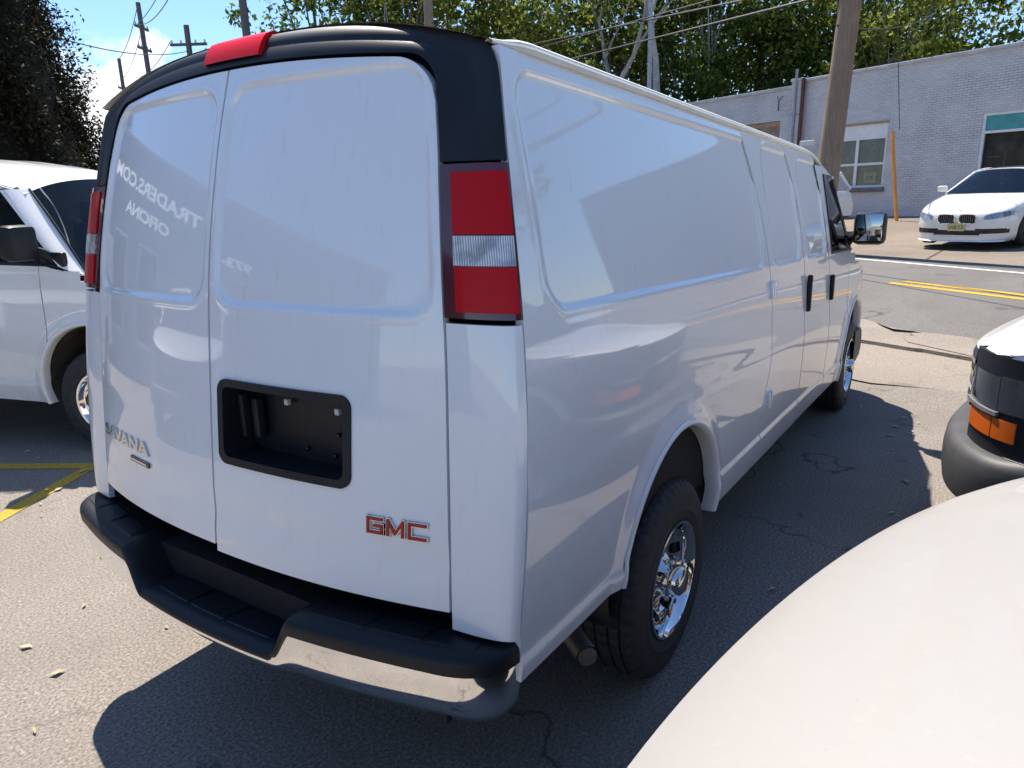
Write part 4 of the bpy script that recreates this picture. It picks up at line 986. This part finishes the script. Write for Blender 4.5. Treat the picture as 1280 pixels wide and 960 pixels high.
# orange guard on the guy wire
def bl(x, y, z): 
    a = R(-112.03); return (26.73+x*math.cos(a)-y*math.sin(a), 4.323+x*math.sin(a)+y*math.cos(a), z)
gw = MB().tube([bl(4.70,-1.5,.75), bl(4.27,-1.5,3.45)], .05, 8).build('guy_wire_guard', simple('orange_plastic', (.75,.28,.03), .5, 0, .15, 4)); tag(gw, 'thin orange guard tube leaning before the brick wall', 'guy guard')
# ================================================================== POLES AND WIRES
WOOD = None
def wood_mat(name, col):
    m, nt, N, L, b = nodes(name); v = coords(N, L, (14, 14, .9)); n_ = noise(N, L, v, 3, 8, .65, .5); k = noise(N, L, coords(N, L), 1.6, 5)
    c = ramp(N, L, n_, [(.25, tuple(x*.45 for x in col)), (.5, col), (.8, tuple(x*1.25 for x in col))]); c = mix(N, L, ramp(N, L, k, [(.4, g(0)), (.7, g(.5))]), c, tuple(x*.6 for x in col))
    L.new(c, b.inputs['Base Color']); b.inputs['Roughness'].default_value = .85; bump(N, L, b, n_, .5, .01); return m
WOOD = wood_mat('weathered_pole_wood', (.27,.20,.145)); WOODG = wood_mat('grey_pole_wood', (.13,.12,.115)); INSUL = simple('white_insulator', (.6,.6,.6), .4); WIRE = simple('black_wire', (.03,.03,.033), .6); GALV = simple('galvanised', (.34,.36,.39), .5, .5, .2, 6)
def pole(loc, top, r, label, mat=WOODG, lean=(0,0), arms=(), group=None, name='utility_pole'):
    root = empty(name, loc)
    h = top-loc[2]; MB().tube([(lean[0]*k/6, lean[1]*k/6, h*k/6-.3*(k == 0)) for k in range(7)], [lerp(r, r*.75, k/6) for k in range(7)], 16).build('shaft', mat, root)
    for z, l, az in arms:
        rot = Matrix.Rotation(R(az), 3, 'Z'); f = (z-loc[2])/h
        a = MB().box((lean[0]*f, lean[1]*f, z-loc[2]), (l, .12, .14), rot).build('crossarm', mat, root, smooth=False)
        for q in (-.45,-.2,.2,.45):
            p = rot @ Vector((l*q, 0, .15)); MB().lathe([(.05,-.08),(.06,0),(.03,.1)], c=(lean[0]*f+p.x, lean[1]*f+p.y, z-loc[2]+p.z), n=8, axis='z').build('insulator', INSUL, a)
    return tag(root, label, 'pole', group)
up_ = pole((15.58, 1.26, .46), 12.5, .24, 'thick weathered wooden utility pole standing before the painted brick wall', WOOD, (.1, -.55), ((11.0, 2.4, 60),))
MB().rbox((-.1,.36,2.32),(.10,.30,.10),.02).build('pole_bracket', INSUL, up_)
def wire(pts, sag, r, label, group='overhead wires'):
    P = [Vector(p) for p in pts]; L_ = []
    for a, b in zip(P, P[1:]):
        for k in range(24):
            t = k/24; q = a.lerp(b, t); q.z -= 4*sag*t*(1-t); L_.append(tuple(q))
    L_.append(tuple(P[-1])); o = MB().tube(L_, r, 5).build('overhead_wire', WIRE); return tag(o, label, 'wire', group)
# ================================================================== TREES
def leaf_mat(name, cols, trans=.55):
    m, nt, N, L, b = nodes(name); ge = N.new('ShaderNodeNewGeometry')
    c = ramp(N, L, ge.outputs['Random Per Island'], [(i/(len(cols)-1), c_) for i, c_ in enumerate(cols)])
    big = noise(N, L, coords(N, L), .7, 3); c = mix(N, L, ramp(N, L, big, [(.35, g(0)), (.65, g(.4))]), c, cols[0])
    L.new(c, b.inputs['Base Color']); b.inputs['Roughness'].default_value = .65; b.inputs['Specular IOR Level'].default_value = .2
    tr = N.new('ShaderNodeBsdfTranslucent'); L.new(c, tr.inputs[0]); mx = N.new('ShaderNodeMixShader'); mx.inputs[0].default_value = trans
    out = [n for n in N if n.type == 'OUTPUT_MATERIAL'][0]; L.new(b.outputs[0], mx.inputs[1]); L.new(tr.outputs[0], mx.inputs[2]); L.new(mx.outputs[0], out.inputs[0]); return m
LEAF_A = leaf_mat('leaf_mid_green', [(.052,.088,.014),(.105,.155,.026),(.18,.225,.042),(.25,.27,.06)])
LEAF_B = leaf_mat('leaf_dark_green', [(.036,.066,.014),(.072,.115,.022),(.12,.17,.034)])
LEAF_C = leaf_mat('leaf_yellow_green', [(.085,.12,.016),(.165,.205,.03),(.25,.275,.05),(.31,.31,.075)])
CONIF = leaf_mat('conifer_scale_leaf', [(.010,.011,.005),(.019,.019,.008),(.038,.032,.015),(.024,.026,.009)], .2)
CONIF_IN = simple('conifer_core_painted_shade', (.012,.012,.007), .95, 0, .5, 4)
BARK = simple('grey_bark', (.13,.12,.11), .9, 0, .35, 5, .5, 30); BARKP = simple('pale_bark', (.30,.29,.28), .85, 0, .25, 3, .4, 20); BARKD = simple('dark_bark', (.05,.045,.04), .9, 0, .35, 5, .4, 30)
def quad_cloud(name, C, S, mat, parent, seed, elong=1.6, up=0.3):
    """many small separate leaf faces: centres C (n,3), sizes S"""
    r_ = np.random.default_rng(seed); n = len(C)
    nn = r_.normal(size=(n,3)); nn[:,2] += up; nn /= np.linalg.norm(nn, axis=1)[:,None]
    t = np.cross(nn, r_.normal(size=(n,3))); t /= np.linalg.norm(t, axis=1)[:,None]; b = np.cross(nn, t)
    a = t*(S*elong*.5)[:,None]; w = b*(S*.5)[:,None]; k = nn*(S*.12)[:,None]
    V = np.stack([C-a, C+w*.9-k, C+a, C-w*.9-k], 1).reshape(-1,3)
    me = bpy.data.meshes.new(name); me.vertices.add(4*n); me.vertices.foreach_set('co', V.astype(np.float32).ravel())
    me.loops.add(4*n); me.loops.foreach_set('vertex_index', np.arange(4*n, dtype=np.int32)); me.polygons.add(n)
    me.polygons.foreach_set('loop_start', np.arange(0, 4*n, 4, dtype=np.int32)); me.update(calc_edges=True); me.validate(); me.materials.append(mat)
    o = bpy.data.objects.new(name, me); COL.objects.link(o); o.parent = parent; return o
def tree(loc, h, rad, label, mat=LEAF_A, bark=BARK, seed=1, nleaf=8000, leaf=.22, low=.15, nclump=70, trunk=.2, group='trees behind the brick building', name='broadleaf_tree', spread=1.0):
    r_ = np.random.default_rng(seed); root = empty(name, loc)
    lean = r_.normal(size=2)*.05*h; mb = MB()
    tp = [(lean[0]*k/5+r_.normal()*.03*h*.3*(k > 0), lean[1]*k/5+r_.normal()*.03*h*.3*(k > 0), h*.75*k/5-.4*(k == 0)) for k in range(6)]
    mb.tube(tp, [lerp(trunk, trunk*.3, k/5) for k in range(6)], 10)
    cz = h*(low+1)/2; hz = h*(1-low)/2; cl = []
    for i in range(nclump):
        d = r_.normal(size=3); d /= np.linalg.norm(d); q = r_.random()**.4
        p = np.array([lean[0]*.7, lean[1]*.7, cz]) + d*q*np.array([rad, rad, hz])*spread*(1+.18*math.sin(5*math.atan2(d[1], d[0])+seed))
        cl.append((p, rad*r_.uniform(.16,.36)))
    for i in range(0, min(nclump, 26)):
        p, _ = cl[i]; b0 = np.array(tp[min(4, max(1, int(5*min(.9, p[2]/(h*.9)))-1))]); m_ = (b0+p)/2+r_.normal(size=3)*.06*rad; m_[2] -= .03*h
        mb.tube([tuple(b0), tuple(m_), tuple(p)], [trunk*.42, trunk*.22, trunk*.06], 6)
    mb.build('trunk', bark, root)
    per = nleaf//nclump; C = []
    for p, rr in cl:
        d = r_.normal(size=(per,3)); d /= np.linalg.norm(d, axis=1)[:,None]; q = r_.random(per)**.45
        C.append(p + d*q[:,None]*rr*np.array([1.25,1.25,.85]))
    C = np.concatenate(C); S = leaf*r_.uniform(.6,1.35,len(C)); quad_cloud('crown', C, S, mat, root, seed+7)
    return tag(root, label, 'tree', group)
TREES = [  # x, y, h, radius, material, seed, label
 (29.6,31.2,17,4.0,LEAF_B,1,0),(33.0,31.5,15,4.2,LEAF_A,2,1),(31.5,28.5,17,4.5,LEAF_C,3,2),(35.0,27.5,16,4.6,LEAF_A,4,1),(35.5,22.8,17,4.4,LEAF_C,5,2),
 (39.0,22.0,16,4.6,LEAF_B,6,0),(38.0,17.8,18,4.6,LEAF_A,7,1),(42.0,16.5,17,4.8,LEAF_A,8,1),(41.0,12.3,16,4.4,LEAF_B,9,0),(45.0,11.0,18,5.0,LEAF_A,10,1),
 (45.5,6.8,15,4.4,LEAF_B,11,0),(44.5,3.4,15.5,4.3,LEAF_C,12,2),(49.5,3.6,16,4.6,LEAF_A,13,1),(52.0,-4.6,14,4.2,LEAF_C,14,2)]
LB = ['dense dark green tree next to the bare grey pole at the wood edge', 'mid green tree second in from the bare grey pole', 'yellow-green tree between the bare grey pole and the brown pole',
 'mid green tree behind the brown wooden pole', 'yellow-green tree between the brown wooden pole and the pale twin-stemmed tree', 'dense dark tree directly behind the pale twin-stemmed tree',
 'mid green tree between the pale twin-stemmed tree and the thin steel pole', 'mid green tree directly behind the thin steel pole', 'dense dark tree behind the pale grey forked trunk',
 'tall mid green tree behind the garage opening of the brick building', 'dense dark tree behind the red downpipe of the brick building', 'round sunlit yellow-green tree above the four-pane window',
 'mid green tree partly hidden by the round yellow-green tree', 'yellow-green tree above the teal shop window panel']
for (x, y, h_, rd, mt, sd, _), lb in zip(TREES, LB): tree((x, y, 1.0), h_, rd, lb, mt, BARK if sd % 3 else BARKP, sd, 8000, .215, .06, 80, .22)
# pale bare-stemmed trees in front of the wood
def bare_tree(loc, h, label, seed, bark, r0=.17, fork=.45, leaves=0, n=16):
    r_ = random.Random(seed); root = empty('slender_tree', loc); mb = MB(); tips = []
    def branch(p, d, l, r, lev):
        pts = [p]; q = p
        for k in range(4):
            d = (d+Vector((r_.gauss(0,.10), r_.gauss(0,.10), .05))).normalized(); q = q+d*l/4; pts.append(q)
        mb.tube([tuple(a) for a in pts], [lerp(r, r*.55, k/4) for k in range(5)], 8 if lev == 0 else 5)
        if lev < 3:
            for k in range(2 if lev == 0 else 3):
                a = r_.uniform(0, 6.28); s = Vector((math.cos(a), math.sin(a), 0))*.55; branch(pts[-1] if k < 2 else pts[2], (d+s).normalized(), l*r_.uniform(.5,.75), r*.52, lev+1)
        else: tips.append(q)
    branch(Vector((0,0,-.3)), Vector((0,0,1)), h*fork, r0, 0); mb.build('trunk', bark, root)
    if leaves:
        g_ = np.random.default_rng(seed); C = np.concatenate([np.array(t)+g_.normal(size=(leaves//len(tips),3))*.55 for t in tips]); quad_cloud('crown', C, .20*g_.uniform(.6,1.3,len(C)), LEAF_A, root, seed)
    return tag(root, label, 'tree')
bare_tree((33.6,11.9,1.1), 15, 'pale grey forked trunk standing before the dark wood', 21, BARKP, .30, .5, 900)
bare_tree((33.2,16.0,1.1), 16, 'pale twin-stemmed tree with thin leaves beside the wood', 23, BARKP, .28, .4, 900)
bare_tree((40.5,10.6,1.1), 13, 'dark slanting bare tree among the leafy wood', 27, BARKD, .22, .4, 700)
bare_tree((48.5,1.2,1.1), 14, 'dark thin-branched bare tree showing sky between its limbs', 29, BARKD, .17, .35, 500)
# tall conifer behind the neighbouring van
def conifer(loc, h, rad, label, seed, n=52000, name='conifer_tree'):
    r_ = np.random.default_rng(seed); root = empty(name, loc); MB().tube([(0,0,-.3),(0,0,h*.5),(0,0,h*.95)], [.22,.13,.03], 10).build('trunk', BARKD, root)
    nc = 900; C = []; MB().lathe([(max(.02, rad*(1-k/14)**.62*.86), .1+h*.95*k/14) for k in range(15)], n=20, axis='z').build('sky_block_core', CONIF_IN, root)  # solid core added to block sky, shade put into its dark colour
    for i in range(nc):
        t = r_.random()**.8; a = r_.uniform(0, 6.283); z = .25+t*h*.97; rr = rad*(1-t)**.62*(.80+.22*r_.random())*(1+.07*math.sin(3*a+1)+.05*math.sin(9*t))
        c_ = np.array([rr*math.cos(a), rr*math.sin(a), z]); k = n//nc; d = r_.normal(size=(k,3))*np.array([.20,.20,.30]); C.append(c_+d)
    k = n//8; t = r_.random(k); a = r_.uniform(0,6.283,k); rr = rad*(1-t)**.62*.72*np.sqrt(r_.random(k)); C.append(np.stack([rr*np.cos(a), rr*np.sin(a), .2+t*h*.95],1))
    C = np.concatenate(C); quad_cloud('crown', C, .042*r_.uniform(.5,1.5,len(C)), CONIF, root, seed, 2.4, 0.0); return tag(root, label, 'tree')
conifer((4.85,16.2,0), 13.5, 3.55, 'tall dense dark conifer filling the corner behind the parked van', 31, 330000)
conifer((1.6,17.2,0), 13, 3.4, 'second dark conifer close behind the tall dense one', 33, 60000)
# far shrubbery beyond the conifer
for i, (x, y, h_) in enumerate(((31,63,6.5),(34,60,7.2),(27,66,6))): tree((x, y, 0), h_, 3.0, 'low sunlit shrub tree far beyond the conifer', LEAF_C, BARK, 50+i, 3500, .3, .05, 40, .12, 'far shrub trees beyond the conifer')
# trees on the near side of the street that the paintwork mirrors
for i, (x, y, h_, rd) in enumerate(((14,-24,13,4.5),(22,-21,14,5),(6,-27,12,4.5),(30,-24,15,5))): tree((x, y, .3 if i else .2), h_, rd, 'broad street tree mirrored in the flank of the cargo van', LEAF_A if i % 2 else LEAF_B, BARK, 70+i, 6000, .32, .15, 60, .22, 'street trees mirrored in the van')
# far poles and wires
pole((34.3,60.6,0), 14.3, .19, 'far grey pole without arms, dark against the white cloud', WOODG, (.5,.8), ((11.9,1.4,30),))
pole((26.4,43.4,0), 14.6, .19, 'tall grey pole with short side brackets against blue sky', WOODG, (.9,1.7), ((13.1,1.5,30),(11.8,1.5,30)))
pole((25.0,37.0,0), 11.85, .20, 'grey pole with one wide wooden crossarm', WOODG, (.3,.4), ((10.85,2.1,-58),))
pole((20.0,25.3,0), 15, .20, 'bare grey pole beside the start of the wood', WOODG, (.6,1.0))
pole((22.7,17.7,.6), 14, .22, 'brown wooden pole peeking over the van roof', WOOD, (.3,.2), ((10.2,1.9,35),))
pole((28.9,10.9,1.0), 14, .105, 'thin galvanised steel pole rising before the wood', GALV, (.2,.1), (), None, 'lamp_post')
WL = ['wire from the dark conifer to the pole with one wide crossarm', 'wire running past the dark conifer to the far armless pole', 'lowest and thickest street cable crossing before the pale forked trunk', 'upper street cable crossing before the steel pole',
 'thin street cable between the two thicker ones', 'slack line from the weathered pole towards the wood', 'top wire joining the tall bracketed pole and the far pole', 'wire from the tall bracketed pole towards the bare grey pole',
 'wire from the tall bracketed pole climbing over the lot', 'lower wire joining the tall bracketed pole and the far pole', 'wire leaving one end of the wide crossarm', 'wire leaving the other end of the wide crossarm', 'short line from the brown pole to the lowest street cable', 'guy wire running up from the orange guard tube']
for lb, (a, b, sg_, r_) in zip(WL, (((9.18,22.25,7.15),(25.07,37.2,10.45),.5,.022),((7.94,19.74,5.78),(33.56,63.04,13.29),1.2,.02),((25.91,14.48,7.11),(8.52,-7.71,4.65),.0,.026),((27.84,17.22,8.42),(5.16,-6.9,3.54),.0,.02),
  ((30.31,18.32,8.72),(4.56,-5.9,3.75),.0,.016),((15.4,1.2,5.0),(28.79,.52,7.57),.25,.018),((27.27,45.11,14.48),(34.8,61.62,14.23),.5,.025),((26.99,44.97,13.3),(15.63,23.12,9.77),.5,.022),((26.99,44.97,13.3),(10.1,12.7,9.5),.5,.022),
  ((26.9,44.75,12.55),(34.53,61.26,12.58),.5,.022),((24.65,38.1,11.0),(41.02,71.15,14.74),.8,.022),((25.69,36.36,10.59),(41.36,70.44,14.34),.8,.022),((22.74,17.55,8.68),(26.0,14.6,7.12),.1,.022),((22.73,.63,3.42),(15.6,.9,11.5),.0,.010))):


    wire((a, b), sg_, r_, lb)
# ================================================================== OFFICE BUILDING BEHIND, MIRRORED IN THE REAR DOORS
SLATE = simple('slate_blue_render', (.17,.20,.25), .8, 0, .12, 2, .1, 40); BAND = simple('dark_sign_band', (.10,.125,.165), .6, 0, .1, 3); LETW = simple('sign_letters_added_glow', (.80,.80,.80), .5, 0, .05, 6); LETW.node_tree.nodes['Principled BSDF'].inputs['Emission Color'].default_value = (1,1,1,1); LETW.node_tree.nodes['Principled BSDF'].inputs['Emission Strength'].default_value = .55  # letter emission is added so the unlit sign shows in the door reflection
OFF = empty('office_building', (.4+.886*1.2, 13+.463*1.2, 0), math.atan2(.463, .886))     # local +x runs back towards the street end
def ofl(s): return -(s+1.2)
MB().box((-9.2,3.6,2.55),(18.4,7.0,5.1)).build('wall', SLATE, OFF, smooth=False)
MB().box((-9.2,.07,4.05),(18.0,.10,1.30)).build('sign_band', BAND, OFF, smooth=False)
MB().rbox((-9.2,3.6,5.16),(18.7,7.3,.12),.02).build('coping', COPING, OFF)
def sign(txt, s0, s1, z, h, name):
    V, F = text_mesh(txt, 1.0, .03); mx = max(v[0] for v in V); mz = max(v[1] for v in V); L_ = abs(s0-s1)
    MB().add([(ofl(s0)+u/mx*L_, .012, z+v/mz*h) for u, v in V], F).build(name, LETW, OFF, smooth=False)
sign('TRADERS.COM', 6.8, .3, 4.08, .34, 'sign_letters'); sign('OFICINA', 5.3, 1.97, 3.46, .29, 'sign_letters'); sign('973-', 9.3, 7.8, 3.32, .28, 'sign_letters')
for s0, s1 in ((1.2,2.6),(3.6,4.9),(8.2,10.2),(12,14)):
    x0, x1 = ofl(s1), ofl(s0); f = MB()
    for x in (x0, x1): f.box((x,.06,1.75),(.08,.12,2.3))
    for z in (.62, 2.9): f.box(((x0+x1)/2,.062,z),(x1-x0+.08,.118,.08))
    w_ = f.build('window', FRAMEW, OFF, smooth=False); MB().box(((x0+x1)/2,.075,1.75),(x1-x0,.01,2.25)).build('pane', BLACKG, w_, smooth=False)
tag(OFF, 'slate blue office with white sign letters, mirrored in the van rear doors', 'building')
v5 = copy_tree(VAN, None, SW); place(v5, -48, (5.8, 0), (-2.6, 5.0)); tag(v5, 'white van parked before the slate blue office, mirrored in the rear doors', 'van')
